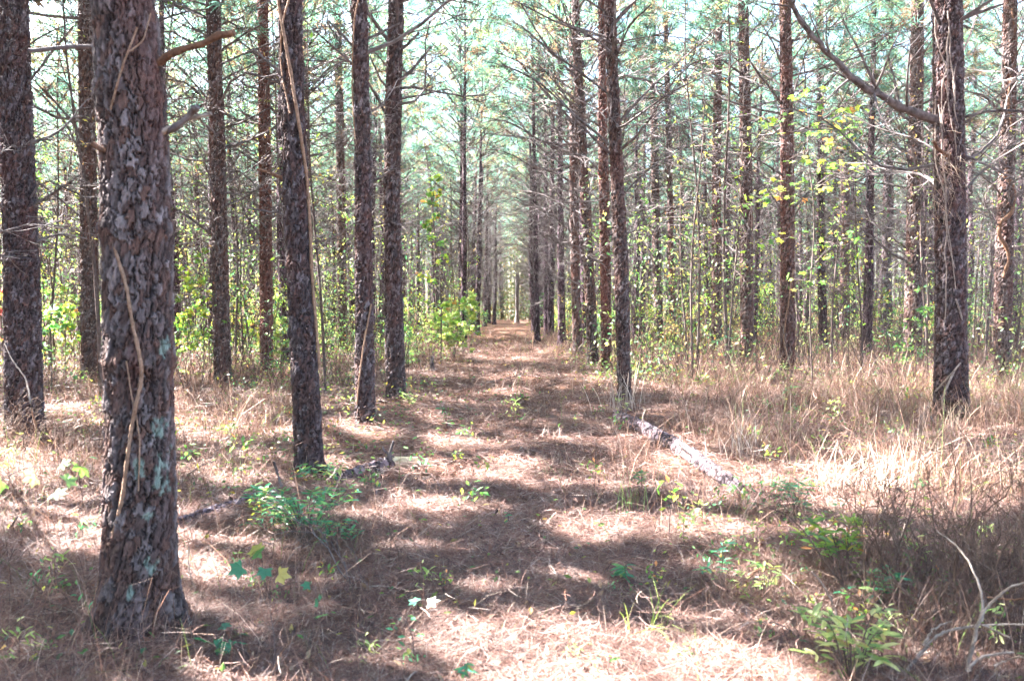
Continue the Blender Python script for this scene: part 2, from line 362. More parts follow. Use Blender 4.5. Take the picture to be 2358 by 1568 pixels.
def carve_keep(T, x, y, z0, rz, s):
    c, q = math.cos(rz), math.sin(rz)
    wx = x + s * (T[:, 0] * c - T[:, 1] * q); wy = y + s * (T[:, 0] * q + T[:, 1] * c); wz = z0 + s * T[:, 2]
    gx, gy = wx - SH[0] * wz, wy - SH[1] * wz
    d = np.min(((gx[:, None] - shafts[None, :, 0]) / (shafts[None, :, 2] + .03)) ** 2 + ((gy[:, None] - shafts[None, :, 1]) / (shafts[None, :, 3] + .03)) ** 2, 1)
    rag = .8 + .5 * hsh(np.floor(gx * 5), np.floor(gy * 5), 2.0)
    if abs(x) < 26 and -8 < y < 26:
        fl = (vnoise(gx * 1.3 + 9, gy * 3.0, 77.) > .83) & (gy > 1.5) & (gy < 17) & (gx > -9) & (gx < 12); return (d > rag) & ~fl
    return d > rag
def blocks(P, m_=.0):
    """would points P (world) throw shade into one of the wide sun patches?"""
    P = np.atleast_2d(P); gx, gy = P[:, 0] - SH[0] * P[:, 2], P[:, 1] - SH[1] * P[:, 2]; B = shafts[:8]
    return bool((((gx[:, None] - B[None, :, 0]) / (B[None, :, 2] + m_)) ** 2 + ((gy[:, None] - B[None, :, 1]) / (B[None, :, 3] + m_)) ** 2 < 1).any())
def add_crown(root, v, rz, s=1.0, off=(0, 0), wide=False):
    T = CRD[v][2]; x, y, z = root.location[0] + off[0], root.location[1] + off[1], root.location[2]
    keep = carve_keep(T, x, y, z, rz, s); n = (~keep).sum()
    me = (CRS if wide else CRM)[v] if n < 3 else crown_mesh(CRD[v], keep, seed=v, **(dict(nn=15, wid=.075) if wide else {}))
    o = link('crown', me, root); o.rotation_euler = (0, 0, rz); o.scale = (s, s, s); o.location = (off[0], off[1], 0); return o

# ------------------------------------------------------------------ hero pines
PINES = 'planted pine trees of the plantation'
def hero(label, base, cl, wd, nbr=14, seed=0, res=None, tint=(1, 1, 1), lichen=(), v=0, bz=(1.9, 7.5), rough=1.0, Yd=None):
    """base (px,py); cl [(px,py)] centre line; wd [(py,width px)]"""
    rng = np.random.default_rng(seed + 900)
    g0 = ground(*base); Yb = g0[1]
    cl = sorted(cl, key=lambda p: -p[1]); P = [at(px, py, Yb) for px, py in cl]
    z = np.array([p[2] for p in P]); xx = np.array([p[0] for p in P])
    root = thing('pine_tree', label, 'tree', (float(g0[0]), float(Yb), float(g0[2])), PINES)
    wpx = sorted(wd, key=lambda p: -p[0]); wz = np.array([at(0, a, Yb)[2] for a, _ in wpx]); wr = np.array([b for _, b in wpx]) * Yb / FP / 2 * .88
    H = 15.0; zt = float(max(z.max(), 4)); ztop = at(0, -60, Yb)[2]
    pix = Yb / 796.0
    n = res or int(np.clip(2 * math.pi * wr.mean() / (pix * .9), 20, 150))
    dz = max(pix * 1.4, .01); zz = np.concatenate([np.arange(-.12, max(ztop, 2), dz), np.arange(max(ztop, 2), H, .35)])
    def ext(zq, za, va):
        o = np.interp(zq, za, va)
        return o
    cx = ext(zz, z, xx); sl_ = (xx[-1] - xx[-2]) / max(z[-1] - z[-2], .3) * .5; cx = np.where(zz > zt, xx[-1] + sl_ * np.minimum(zz - zt, 3), cx)
    cx = np.where(zz < z[0], xx[0], cx)
    if len(cx) > 9:
        ker = max(3, int(.5 / dz) | 1); pad = np.concatenate([np.full(ker // 2, cx[0]), cx, np.full(ker // 2, cx[-1])]); cx = np.convolve(pad, np.ones(ker) / ker, 'valid')
    rr = np.interp(zz, wz, wr); rr = np.where(zz > wz[-1], wr[-1] * np.clip(1 - (zz - wz[-1]) / (H + 1.5 - wz[-1]), .12, 1), rr)
    th = np.arange(n) / n * 2 * math.pi; TH, ZZ = np.meshgrid(th, zz)
    wrap = max(10, int(round(2 * math.pi * wr.mean() / .042))); U = TH / (2 * math.pi) * wrap
    wob = (vnoise(TH / (2 * math.pi) * 6, ZZ * 2.3, seed, 6) - .5)
    w1_ = vnoise(U, ZZ * 14, seed + 1, wrap) - .5; w2_ = vnoise(U * 2, ZZ * 40, seed + 21, wrap * 2) - .5
    w3_ = vnoise(U * 4, ZZ * 55, seed + 31, wrap * 4) - .5
    e1, id1 = plates(U * 1.0 + 1.0 * w1_ + .7 * w2_ + .25 * w3_ + wob * .8, ZZ / .062 + wob + .9 * w2_ + .8 * w1_ + .35 * w3_, wrap, seed)
    ev, idv = plates(U * .5 + .75 * w1_ + .35 * w2_ + .1 * w3_, ZZ / .24 + w1_ * 1.2 + .6 * w2_ + .2 * w3_, max(5, int(wrap * .5)), seed + 15)
    wrap2 = wrap * 2; e2, id2 = plates(U * 2 + .8 * w2_ + .4 * w3_, ZZ / .045 + w2_, wrap2, seed + 5)
    fine = vnoise(U * 5, ZZ * 60, seed + 2, wrap * 5)
    fur = np.clip(ev / .11 + .12, 0, 1); sml = np.clip(e1 / .15, 0, 1) ** .7; crack = fur * (.38 + .62 * sml)
    hgt = .009 * fur + .007 * sml * fur + .010 * id1 * sml * fur + .003 * idv * fur + .004 * np.clip(e2 / .3, 0, 1) * id2 + .003 * fine
    flare = np.clip(1 - ZZ / .35, 0, 1) ** 2; rough = rough * float(np.clip(.7 + Yb / 14, 1, 1.8)); rad = rr[:, None] + rough * (hgt - .022) + flare * rr[:, None] * (.22 + .22 * np.cos(TH * 5 + seed) * .6) + .012 * (vnoise(TH / (2 * math.pi) * 5, ZZ * 1.2, seed + 9, 5) - .5)
    # whorl knots
    for zk in np.arange(1.2 + (seed % 5) * .13, ztop, .62): rad = rad + .012 * np.exp(-((ZZ - zk) / .045) ** 2) * (.4 + vnoise(TH / (2 * math.pi) * 7, ZZ * 0, seed + zk, 7))
    V = np.stack([cx[:, None] - g0[0] + rad * np.cos(TH), .0 + rad * np.sin(TH), ZZ - g0[2] * 0], -1)
    A_, B_, C_ = np.array([.075, .054, .047]), np.array([.135, .080, .060]), np.array([.185, .155, .142])
    q = id1[..., None]; col = np.where(q < .5, A_ + (B_ - A_) * q * 2, A_ + (C_ - A_) * (q - .5) * 2)
    col = col * (.75 + .6 * id2[..., None]) * (.16 + .9 * crack[..., None] ** 1.3) * (.8 + .4 * fine[..., None])  # cracks: darker inner bark plus shade painted into the furrows
    red = np.clip((vnoise(U / 2.5, ZZ * 1.6, seed + 4, max(1, wrap // 2)) - .55) * 3, 0, 1)[..., None]; col = col * (1 - red * .45) + np.array([.17, .08, .06]) * red * .45 * (.4 + .6 * crack[..., None])
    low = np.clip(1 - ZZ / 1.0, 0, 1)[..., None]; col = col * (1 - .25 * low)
    for (lx, ly, lr, lh) in lichen:
        lp = at(lx, ly, Yb - wr.mean()); dx = V[..., 0] + g0[0] - lp[0]; dzv = V[..., 2] + 0 - lp[2]
        d = (dx / (lr * Yb / FP)) ** 2 + (dzv / (lh * Yb / FP)) ** 2; nn_ = vnoise(U * 2, ZZ * 32, seed + 11, wrap * 2) * 1.3 + .7 * fine
        k = (np.clip((1.45 - d - nn_ * .95) * 4, 0, 1) * (V[..., 1] < 0) * (.35 + .65 * crack))[..., None]; col = col * (1 - k * .7) + np.array([.24, .34, .27]) * k * .7
    col = col * np.array(tint) * np.array([.93, .92, .95])
    i = np.arange(len(zz) - 1)[:, None] * n; j = np.arange(n)[None]; j2 = (j + 1) % n
    F = np.stack([i + j, i + j2, i + n + j2, i + n + j], -1).reshape(-1, 4)
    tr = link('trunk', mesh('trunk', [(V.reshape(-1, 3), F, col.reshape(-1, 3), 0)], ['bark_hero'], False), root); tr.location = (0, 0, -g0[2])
    Cx = lambda zq: float(np.interp(zq, zz, cx) - g0[0]); Rz = lambda zq: float(np.interp(zq, zz, rr))
    nbr = int(nbr * 1.6); zb = rng.uniform(bz[0], bz[1], nbr); zb = np.sort(zb)
    for q_, zq in enumerate(zb):
        az = q_ * 2.4 + rng.normal(0, .5); L = rng.uniform(1.3, 3.2) * (.55 + .45 * min(1, (zq - 1) / 4))
        if Yb < 9 and math.sin(az) < -.2: L *= .45
        e0 = np.array([g0[0] + Cx(zq), Yb, zq]); dv = np.array([math.cos(az), math.sin(az), .5]) * L; li = rng.integers(len(LIMB_ME)); tilt = (rng.normal(0, .3), rng.normal(0, .15), az)
        if blocks(e0 + dv * np.linspace(.1, 1, 8)[:, None], .1): continue
        o = link('branch', LIMB_ME[li], root)
        o.location = (Cx(zq) + .8 * Rz(zq) * math.cos(az), .8 * Rz(zq) * math.sin(az), zq - g0[2]); o.rotation_euler = tilt
        k = rng.uniform(.9, 1.3); o.scale = (L, L, L * k)
    add_crown(root, v, seed * 1.7, 1.0, (Cx(12), 0))
    return dict(root=root, Y=Yb, g0=g0, Cx=Cx, Rz=Rz, x0=g0[0])
def limb_px(h, pts, w0, w1, mat='twig', name='branch', dY=0.0, dYe=0.0, sides=6, twigs=0, seed=0, label=None, back=.5):
    """a branch drawn through photo points at the tree's depth; dY start / dYe end depth offset"""
    n = len(pts); Y0 = h['Y']; P = np.array([at(px, py, Y0 + dY + (dYe - dY) * k / (n - 1)) for k, (px, py) in enumerate(pts)]) - np.array(h['root'].location)
    d0 = nrm(P[0] - P[1]); P = np.concatenate([[P[0] + d0 * .05], P]); K = max(8, n * 4); Q = spline(P, K); rng = np.random.default_rng(seed + 33)
    R_ = np.linspace(w0, w1, K) * Y0 / FP / 2; Q[2:-1] += rng.normal(0, .25, (K - 3, 3)) * R_[2:-1, None]
    R_ = R_ * rng.uniform(.82, 1.18, K); parts = []
    V, F, T = tubes(Q, R_, sides, cap=True); parts += [(V, F, None, 0), (V, T, None, 0)]
    if twigs:
        TP, TR = [], []; u = np.linspace(0, 1, 5)[:, None]; L = np.linalg.norm(Q[-1] - Q[0])
        for _ in range(twigs):
            k = rng.integers(K // 4, K); tn = nrm(Q[min(k + 1, K - 1)] - Q[max(k - 1, 0)]); l = L * rng.uniform(.12, .35)
            d = nrm(tn * .7 + rng.normal(0, .5, 3)); TP.append(Q[k] + l * (d * u + rng.normal(0, .15, 3) * u * u)); TR.append(R_[k] * .45 * (1 - .75 * u[:, 0]) + .0012)
            for _2 in range(2):
                d2 = nrm(d + rng.normal(0, .5, 3)); o2 = TP[-1 - _2][rng.integers(1, 5)]; TP.append(o2 + l * .45 * (d2 * u + rng.normal(0, .15, 3) * u * u)); TR.append(R_[k] * .2 * (1 - .6 * u[:, 0]) + .001)
        parts.append((*tubes(np.array(TP), np.array(TR), 4), None, 0))
    o = link(name, mesh(name, parts, [mat], True), h['root'])
    if label: o['label'] = label
    return o
H = {}
H['A'] = hero('thick dark pine with lichen patches and broken stubs, nearest tree left of the path', (320, 1462), [(320, 1462), (322, 1150), (320, 1000), (318, 500), (303, 250), (285, 0)], [(1470, 250), (1420, 218), (1330, 190), (1230, 178), (1150, 174), (1000, 164), (500, 163), (250, 158), (0, 150)], 4, 1, 200,
              lichen=[(345, 1000, 14, 42), (372, 1010, 16, 60), (350, 1110, 18, 60), (312, 1090, 14, 40), (338, 1310, 16, 30), (352, 800, 8, 30), (400, 1120, 12, 60), (390, 1350, 16, 50), (330, 1190, 10, 30), (300, 1370, 10, 24), (390, 900, 10, 40)], bz=(5, 7.5), v=0)
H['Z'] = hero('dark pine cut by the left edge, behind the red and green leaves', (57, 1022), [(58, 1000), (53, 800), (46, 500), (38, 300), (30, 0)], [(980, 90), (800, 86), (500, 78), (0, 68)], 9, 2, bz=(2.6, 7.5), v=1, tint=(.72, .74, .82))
H['T'] = hero('pine standing between the left edge pine and the thick lichened pine', (209, 882), [(209, 860), (206, 600), (203, 400), (196, 0)], [(860, 44), (600, 40), (0, 33)], 14, 3, v=2)
H['E'] = hero('first pine right of the thick lichened pine, straight with many bare limbs', (513, 888), [(513, 860), (507, 600), (500, 300), (490, 0)], [(860, 42), (600, 40), (0, 33)], 18, 4, v=3, bz=(2.4, 7.5))
H['F'] = hero('reddish slim pine just left of the vine wrapped pine', (614, 862), [(614, 850), (612, 500), (608, 200), (605, 0)], [(850, 33), (500, 31), (0, 26)], 18, 5, v=4, tint=(1.25, .95, .85), bz=(2.4, 7.5))
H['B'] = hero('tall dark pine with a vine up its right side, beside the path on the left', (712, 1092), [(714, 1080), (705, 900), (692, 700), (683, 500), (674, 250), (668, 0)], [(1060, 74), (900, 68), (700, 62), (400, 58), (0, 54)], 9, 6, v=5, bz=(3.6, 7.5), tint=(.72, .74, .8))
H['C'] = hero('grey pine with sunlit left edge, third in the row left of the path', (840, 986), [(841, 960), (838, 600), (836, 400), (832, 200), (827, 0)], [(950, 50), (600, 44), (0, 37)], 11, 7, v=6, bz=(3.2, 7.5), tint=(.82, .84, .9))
H['D'] = hero('pine with a forked pair of short limbs, fourth in the row left of the path', (911, 922), [(911, 900), (905, 600), (903, 400), (907, 200), (912, 0)], [(900, 50), (600, 43), (0, 37)], 13, 8, v=0, bz=(3.2, 7.5), tint=(.8, .82, .86))
H['G'] = hero('slim pine seen between the vine wrapped pine and the grey pine', (790, 806), [(790, 790), (783, 300), (775, 0)], [(790, 25), (0, 17)], 16, 9, v=1)
H['R1'] = hero('straight pine at the head of the row right of the path', (1436, 925), [(1438, 900), (1430, 600), (1416, 300), (1404, 0)], [(900, 35), (600, 36), (0, 26)], 15, 10, v=2, bz=(3.3, 7.5))
H['R2'] = hero('reddish pine half hidden behind the first pine right of the path', (1398, 862), [(1397, 850), (1392, 500), (1388, 300), (1386, 0)], [(850, 27), (400, 24), (0, 18)], 16, 11, v=3, tint=(1.2, .95, .9))
H['R3'] = hero('leaning pine, third in the row right of the path', (1366, 842), [(1366, 830), (1350, 500), (1335, 250), (1325, 0)], [(830, 29), (400, 25), (0, 19)], 18, 12, v=4)
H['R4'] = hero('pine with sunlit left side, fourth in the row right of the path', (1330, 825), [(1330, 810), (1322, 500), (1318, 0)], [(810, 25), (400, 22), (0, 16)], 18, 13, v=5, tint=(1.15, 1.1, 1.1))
H['S1'] = hero('thick shaggy pine with tangled vines and a white sunlit patch, right side', (2190, 968), [(2190, 950), (2190, 700), (2187, 400), (2181, 0)], [(940, 84), (700, 72), (300, 70), (0, 65)], 10, 14, v=6, bz=(3.0, 7.5), tint=(.85, .85, .92))
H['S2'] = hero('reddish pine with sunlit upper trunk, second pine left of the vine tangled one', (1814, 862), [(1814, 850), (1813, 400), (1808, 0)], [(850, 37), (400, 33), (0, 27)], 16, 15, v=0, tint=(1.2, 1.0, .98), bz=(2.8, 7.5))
H['S3'] = hero('grey pine just left of the reddish sunlit pine on the right', (1720, 838), [(1720, 820), (1718, 400), (1712, 0)], [(820, 34), (400, 31), (0, 24)], 20, 16, v=1, bz=(2.4, 7.5))
H['S4'] = hero('dark pine immediately left of the vine tangled pine', (2101, 836), [(2100, 820), (2104, 700), (2108, 400), (2113, 0)], [(820, 47), (600, 40), (0, 28)], 16, 17, v=2, bz=(2.4, 7.5))
H['S5'] = hero('pine gripped by a snaking vine near the right edge', (2308, 872), [(2306, 850), (2315, 500), (2324, 200), (2326, 0)], [(850, 42), (500, 38), (0, 30)], 14, 18, v=3, bz=(2.4, 7.5))
H['S6'] = hero('slim pine right of the straight pine, thicker of the close pair', (1517, 792), [(1517, 780), (1508, 400), (1502, 0)], [(780, 24), (0, 15)], 18, 19, v=4)
H['S7'] = hero('thin pale pine, right one of the close pair', (1549, 802), [(1549, 780), (1540, 300), (1531, 0)], [(780, 17), (0, 12)], 14, 20, v=5, tint=(1.2, 1.15, 1.15))
H['S8'] = hero('bluish grey pine left of the dark pine on the right', (2040, 778), [(2040, 760), (2042, 500), (2047, 250), (2050, 0)], [(760, 23), (300, 18), (0, 14)], 16, 21, v=6, tint=(.9, 1.0, 1.15))
H['S9'] = hero('dark thin pine behind the leafy sapling on the right', (1893, 802), [(1893, 780), (1892, 400), (1890, 0)], [(780, 19), (300, 14), (0, 11)], 14, 22, v=0)
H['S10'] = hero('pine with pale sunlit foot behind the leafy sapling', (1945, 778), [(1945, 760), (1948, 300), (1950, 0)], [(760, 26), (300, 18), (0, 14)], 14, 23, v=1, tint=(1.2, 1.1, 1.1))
H['S11'] = hero('pine with ragged bark left of the grey pine on the right', (1650, 812), [(1650, 790), (1650, 400), (1656, 0)], [(790, 26), (300, 21), (0, 16)], 18, 24, v=2, tint=(1.1, 1.0, 1.0))
A = H['A']
limb_px(A, [(364, 148), (400, 122), (470, 95), (540, 75)], 17, 16, 'orange', 'branch', .0, -.1, 9, label='reddish broken branch reaching right')
limb_px(A, [(384, 303), (410, 290), (435, 262), (455, 246)], 16, 15, 'twig', 'branch', .0, -.1, 8, label='short dark broken stub')
limb_px(A, [(385, 300), (430, 275), (487, 262)], 13, 8, 'pale', 'branch', -.02, -.05, 8, label='pale peeled stub')
limb_px(A, [(240, 108), (150, 110), (66, 117)], 13, 9, 'twig', 'branch', .1, .0, 8, label='straight dead branch reaching left')
limb_px(A, [(262, 342), (238, 345), (212, 330)], 16, 10, 'orange', 'branch', -.1, -.15, 8, label='red peeled knob')
B_ = H['B']
limb_px(B_, [(655, 412), (625, 400), (592, 390)], 13, 6, 'orange', seed=1)
limb_px(B_, [(650, 175), (625, 150), (590, 120), (583, 110)], 9, 4, seed=2, twigs=3)
limb_px(B_, [(655, 495), (620, 487), (560, 478)], 8, 3, seed=3, twigs=3)
limb_px(B_, [(690, 200), (740, 180), (800, 130)], 6, 2, seed=4, twigs=5)
limb_px(B_, [(700, 560), (770, 545), (830, 505)], 5, 2, seed=24, twigs=5)
D_ = H['D']
limb_px(D_, [(918, 188), (950, 160), (992, 108)], 10, 5, seed=5)
limb_px(D_, [(918, 228), (960, 222), (1030, 205)], 8, 3, seed=6, twigs=4)
limb_px(D_, [(898, 210), (875, 180), (852, 130)], 9, 4, seed=7)
limb_px(D_, [(915, 120), (940, 100), (965, 75)], 9, 5, seed=8)
limb_px(H['C'], [(848, 430), (880, 405), (905, 392)], 9, 5, seed=9)
limb_px(H['C'], [(842, 90), (880, 75), (920, 55)], 7, 4, seed=10)
S1 = H['S1']
limb_px(S1, [(2165, 280), (2110, 262), (2050, 232), (1985, 198), (1925, 140), (1870, 80), (1825, 15), (1812, -20)], 22, 8, 'twig', dYe=-.6, twigs=14, seed=11, sides=8, label='long bare limb arching up to the left')
limb_px(S1, [(2030, 222), (1998, 160), (1975, 110), (1940, 50)], 9, 3, 'twig', dY=-.15, dYe=-.5, twigs=8, seed=12)
limb_px(S1, [(2180, 355), (2162, 345), (2148, 325)], 11, 7, 'orange', dY=-.2, dYe=-.35, seed=13)
limb_px(S1, [(2205, 278), (2250, 262), (2310, 255), (2380, 258)], 10, 5, 'twig', dY=-.1, dYe=-.3, twigs=8, seed=14)
limb_px(S1, [(2205, 50), (2250, 30), (2310, 10)], 12, 6, 'twig', twigs=8, seed=15)
limb_px(S1, [(2210, 355), (2260, 375), (2310, 400), (2330, 410)], 8, 4, 'twig', dYe=.4, twigs=5, seed=16)
S4 = H['S4']
limb_px(S4, [(2095, 275), (2075, 260), (2065, 210), (2045, 130)], 10, 4, 'twig', twigs=6, seed=17)
limb_px(S4, [(2095, 605), (2050, 580), (2000, 540), (1955, 500)], 9, 3, 'twig', twigs=6, seed=18)
S5 = H['S5']
limb_px(S5, [(2305, 270), (2270, 225), (2220, 210)], 9, 3, 'twig', twigs=5, seed=19)
for k, (key, pts) in enumerate([('R1', [(1425, 140), (1370, 90), (1280, 50), (1180, 0)]), ('R1', [(1405, 220), (1340, 170), (1270, 120), (1200, 60)]), ('R3', [(1340, 300), (1270, 230), (1210, 160), (1150, 95)]), ('R3', [(1330, 180), (1260, 110), (1200, 10)]),
                                ('R1', [(1400, 330), (1320, 260), (1240, 190), (1160, 150)]), ('R4', [(1315, 390), (1240, 340), (1190, 270)]), ('R3', [(1345, 440), (1290, 405), (1230, 380)]), ('R1', [(1420, 130), (1450, 60), (1500, 10)]), ('R4', [(1322, 490), (1250, 450), (1200, 440)]),
                                ('S3', [(1700, 165), (1650, 130), (1590, 80)]), ('S2', [(1800, 240), (1740, 160), (1700, 100)]), ('S3', [(1705, 420), (1640, 370), (1570, 300)]), ('S2', [(1805, 405), (1750, 370), (1680, 340)]),
                                ('E', [(505, 120), (560, 80), (620, 50)]), ('E', [(498, 300), (560, 280), (640, 240)]), ('F', [(600, 380), (540, 340), (500, 300)]), ('E', [(495, 90), (440, 60), (400, 0)]), ('Z', [(70, 480), (130, 440), (190, 400)]), ('Z', [(70, 330), (140, 300), (200, 230)]), ('Z', [(60, 200), (120, 120), (170, 60)]), ('Z', [(75, 560), (140, 540), (200, 550)])]):
    limb_px(H[key], pts, 7 if key != 'Z' else 9, 3, twigs=10, seed=40 + k, dYe=R0.uniform(-1.2, .6))

# ------------------------------------------------------------------ pines of the rows behind
TRK = []; TRB = []
for v in range(5):
    r = np.random.default_rng(70 + v); n = 14; zz = np.concatenate([np.arange(-.1, 8, .16), np.arange(8, 15.5, .7)])
    th = np.arange(n) / n * 2 * math.pi; TH, ZZ = np.meshgrid(th, zz)
    rr = .15 * np.clip(1 - ZZ / 17, .08, 1) + .05 * np.clip(1 - ZZ / .4, 0, 1) ** 2 * (1 + .5 * np.cos(TH * 4)) + .012 * (vnoise(TH / (2 * math.pi) * 8, ZZ * 4, v, 8) - .5) + .008 * np.exp(-(np.mod(ZZ, .62) / .06) ** 2)
    cxx = r.normal(0, .05) * np.sin(ZZ * .5) + r.normal(0, .04) * np.sin(ZZ * .9 + 1) + r.normal(0, .012) * ZZ; cyy = r.normal(0, .04) * np.sin(ZZ * .6)
    V = np.stack([cxx + rr * np.cos(TH), cyy + rr * np.sin(TH), ZZ], -1).reshape(-1, 3)
    i = np.arange(len(zz) - 1)[:, None] * n; j = np.arange(n)[None]; j2 = (j + 1) % n; F = np.stack([i + j, i + j2, i + n + j2, i + n + j], -1).reshape(-1, 4)
    parts = [(V, F, None, 0)]
    for q in range(46):
        z = 1.3 + 6.6 * (q + r.random()) / 46; lv, lf = LIMBS[r.integers(len(LIMBS))]; L = r.uniform(.9, 3.0) * (.5 + .5 * min(1, (z - 1) / 3.5))
        parts.append((xform(lv, L, q * 2.4 + r.normal(0, .4), r.normal(0, .15), (0, 0, z)), lf, None, 1))
    TRK.append(mesh('trunk', parts, ['bark', 'twig'])); TRB.append(mesh('trunk', parts[:11], ['bark', 'twig']))
hp = np.array([[h['g0'][0], h['Y']] for h in H.values()])
ROWS = [(-2.0, 'left', 1), (2.0, 'right', 1), (-5.9, 'left', 2), (6.3, 'right', 2)] + [(-5.9 - 4.0 * k, 'left', 2 + k) for k in range(1, 13)] + [(6.3 + 4.0 * k, 'right', 2 + k) for k in range(1, 13)]
ORD = ['', 'first', 'second', 'third', 'fourth', 'fifth', 'sixth', 'seventh', 'eighth', 'ninth', 'tenth', 'eleventh', 'twelfth', 'thirteenth', 'fourteenth', 'fifteenth']
def inview(x, y, m=0.0): return y > 1 and abs(x) < .65 * y + m
far_pts = []; nview = 0
cand = []
for xr, side, ri in ROWS:
    y = -12 + R0.uniform(0, 3); nth = 0
    while y < 150:
        x = xr + R0.normal(0, .42); yy = y; y += 3.0 + R0.normal(0, .45); drop = R0.random() < .13
        iv = inview(x, yy, .4)
        if np.min(np.hypot((hp[:, 0] - x), (hp[:, 1] - yy))) < 2.3: continue
        if ri == 1 and (yy < (21.5 if side == 'left' else 25.5)): continue
        if iv and ri == 2 and yy < (20 if side == 'right' else 19): continue
        if iv and yy < 15: continue
        if not iv and (x > 14 or abs(x) > 34 or yy > 32 or (yy < 1 and x > -4) or (side == 'right' and yy < 6)): continue
        if drop: continue
        if not iv:
            x0_, y0_ = x, yy
            for t_ in range(60):
                if not blocks(np.stack([np.full(30, x), np.full(30, yy), np.linspace(.2, 9, 30)], 1), .10) and not inview(x, yy, .3): break
                x, yy = x0_ + R0.normal(0, .3 + .03 * t_), y0_ + R0.normal(0, .3 + .03 * t_)
            else: continue
        if iv: nth += 1
        cand.append((yy if iv else 1000 + yy, x, yy, side, ri, nth, iv))
cand.sort(key=lambda c: math.hypot(c[1], c[2]) if c[6] else 1e6)
ROWN = {1: 'trailside row', 2: 'second row', 3: 'third row', 4: 'fourth row'}
for q, (_, x, yy, side, ri, nth, iv) in enumerate(cand):
    if iv and nview >= 272 - 0:
        far_pts.append((x, yy)); continue
    if iv:
        nview += 1
        if ri <= 4 and nth <= 7: lab = f'{ORD[nth]} slim pine counting back along the {ROWN[ri]} {side} of the path'
        elif ri <= 4: lab = f'distant slim pine deep in the {ROWN[ri]} {side} of the path'
        elif nth <= 3: lab = f'{ORD[nth]} pine counting back in the {ORD[min(ri, 15)]} row {side} of the path'
        else: lab = f'distant pine deep in the {ORD[min(ri, 15)]} row {side} of the path'
    else: lab = f'pine outside the view in the {ORD[min(ri, 15)]} row {side} of the path'
    root = thing('pine_tree', lab, 'tree', (x, yy, float(gh(x, yy))), PINES, 0.0)
    s = R0.uniform(.75, 1.3); rz = R0.uniform(0, 6.28); t_ = link('trunk', (TRK if iv else TRB)[R0.integers(5)], root); t_.rotation_euler = (R0.normal(0, .02), R0.normal(0, .02), rz); hs = R0.uniform(.92, 1.08); t_.scale = (s ** .5 * .95, s ** .5 * .95, hs)
    add_crown(root, int(R0.integers(NV)), rz, R0.uniform(.88, 1.08) * (1.22 if iv and ri == 1 else 1.0), wide=not iv)
print('in view', nview, 'cand', len(cand), 'far', len(far_pts))
# far pines past the first three hundred: one mass
far_pts += [(R0.uniform(-2.6, 2.6), yq) for yq in np.linspace(84, 150, 34)]
parts = []; r = np.random.default_rng(3)
FT = [crown_mesh(CRD[v], (np.arange(len(CRD[v][2])) % 4 == 0), seed=v, nn=5, wid=.05) for v in range(2)]
def arr(me):
    V = np.empty(len(me.vertices) * 3, np.float32); me.vertices.foreach_get('co', V); L = np.empty(len(me.loops), np.int32); me.loops.foreach_get('vertex_index', L)
    C = np.empty(len(me.vertices) * 4, np.float32); me.color_attributes['col'].data.foreach_get('color', C)
    mi = np.empty(len(me.polygons), np.int32); me.polygons.foreach_get('material_index', mi); F = L.reshape(-1, 4); return V.reshape(-1, 3), F[mi == 0], C.reshape(-1, 4)[:, :3]
FA = [arr(m_) for m_ in FT]
for x, yy in far_pts:
    V, F, C = FA[r.integers(2)]; used = F.max() + 1
    parts.append((xform(V[:used], r.uniform(.9, 1.1), r.uniform(0, 6), 0, (x, yy, 0)), F, C[:used], 0))
    zz = np.linspace(0, 14, 5); p = np.stack([x + 0 * zz + r.normal(0, .02) * zz, yy + 0 * zz, zz], 1); V, F = tubes(p, .16 * (1 - zz / 17), 5); parts.append((V, F, None, 1))
    q = 10; z = r.uniform(1.5, 8, q); a = r.uniform(0, 6.28, q); o = np.stack([x + 0 * z, yy + 0 * z, z], 1); d = np.stack([np.cos(a), np.sin(a), 0 * a + .4], 1) * r.uniform(.8, 2.2, (q, 1))
    V, F = tubes(o[:, None] + d[:, None] * np.linspace(0, 1, 3)[None, :, None], np.tile([.015, .01, .005], (q, 1)), 3); parts.append((V, F, None, 2))
if parts:
    g = link('distant_pines', mesh('distant_pines', parts, ['needle', 'bark', 'twig'])); tag(g, 'far off mass of pines closing the view beyond the rows', 'pines', kind='stuff')

# ------------------------------------------------------------------ vines
def on_trunk(h, pts, w0, w1, off=0.5, n=40):
    """points on the visible front of a trunk for photo points"""
    Y0 = h['Y']; out = []
    for px, py in pts:
        p = at(px, py, Y0); R_ = h['Rz'](p[2]); dx = p[0] - (h['x0'] + h['Cx'](p[2])); dx_ = np.clip(dx, -R_ * 1.02, R_ * 1.02)
        front = math.sqrt(max(R_ * R_ - dx_ * dx_, 0)) + .032; Yf = Y0 - front - .006; p = at(px, py, Yf)
        out.append(p)
    Q = spline(out, n); R_ = np.linspace(w0, w1, n) * Y0 / FP / 2; return Q, R_
def vine(label, h, runs, mat='vine', group=None):
    parts = []; base = None
    for k, (pts, w0, w1) in enumerate(runs):
        Q, R_ = on_trunk(h, pts, w0, w1, n=len(pts) * 8); rng = np.random.default_rng(k + 3); Q = Q + np.cumsum(rng.normal(0, .0012, Q.shape), 0) * .6
        base = Q[-1].copy() if base is None else base; V, F, T = tubes(Q, R_ * rng.uniform(.85, 1.2, len(R_)), 6, cap=True); parts += [(V - base, F, None, 0), (V - base, T, None, 0)]
    o = link('climbing_vine', mesh('climbing_vine', parts, [mat], True), None, tuple(base)); tag(o, label, 'vine', group); return o
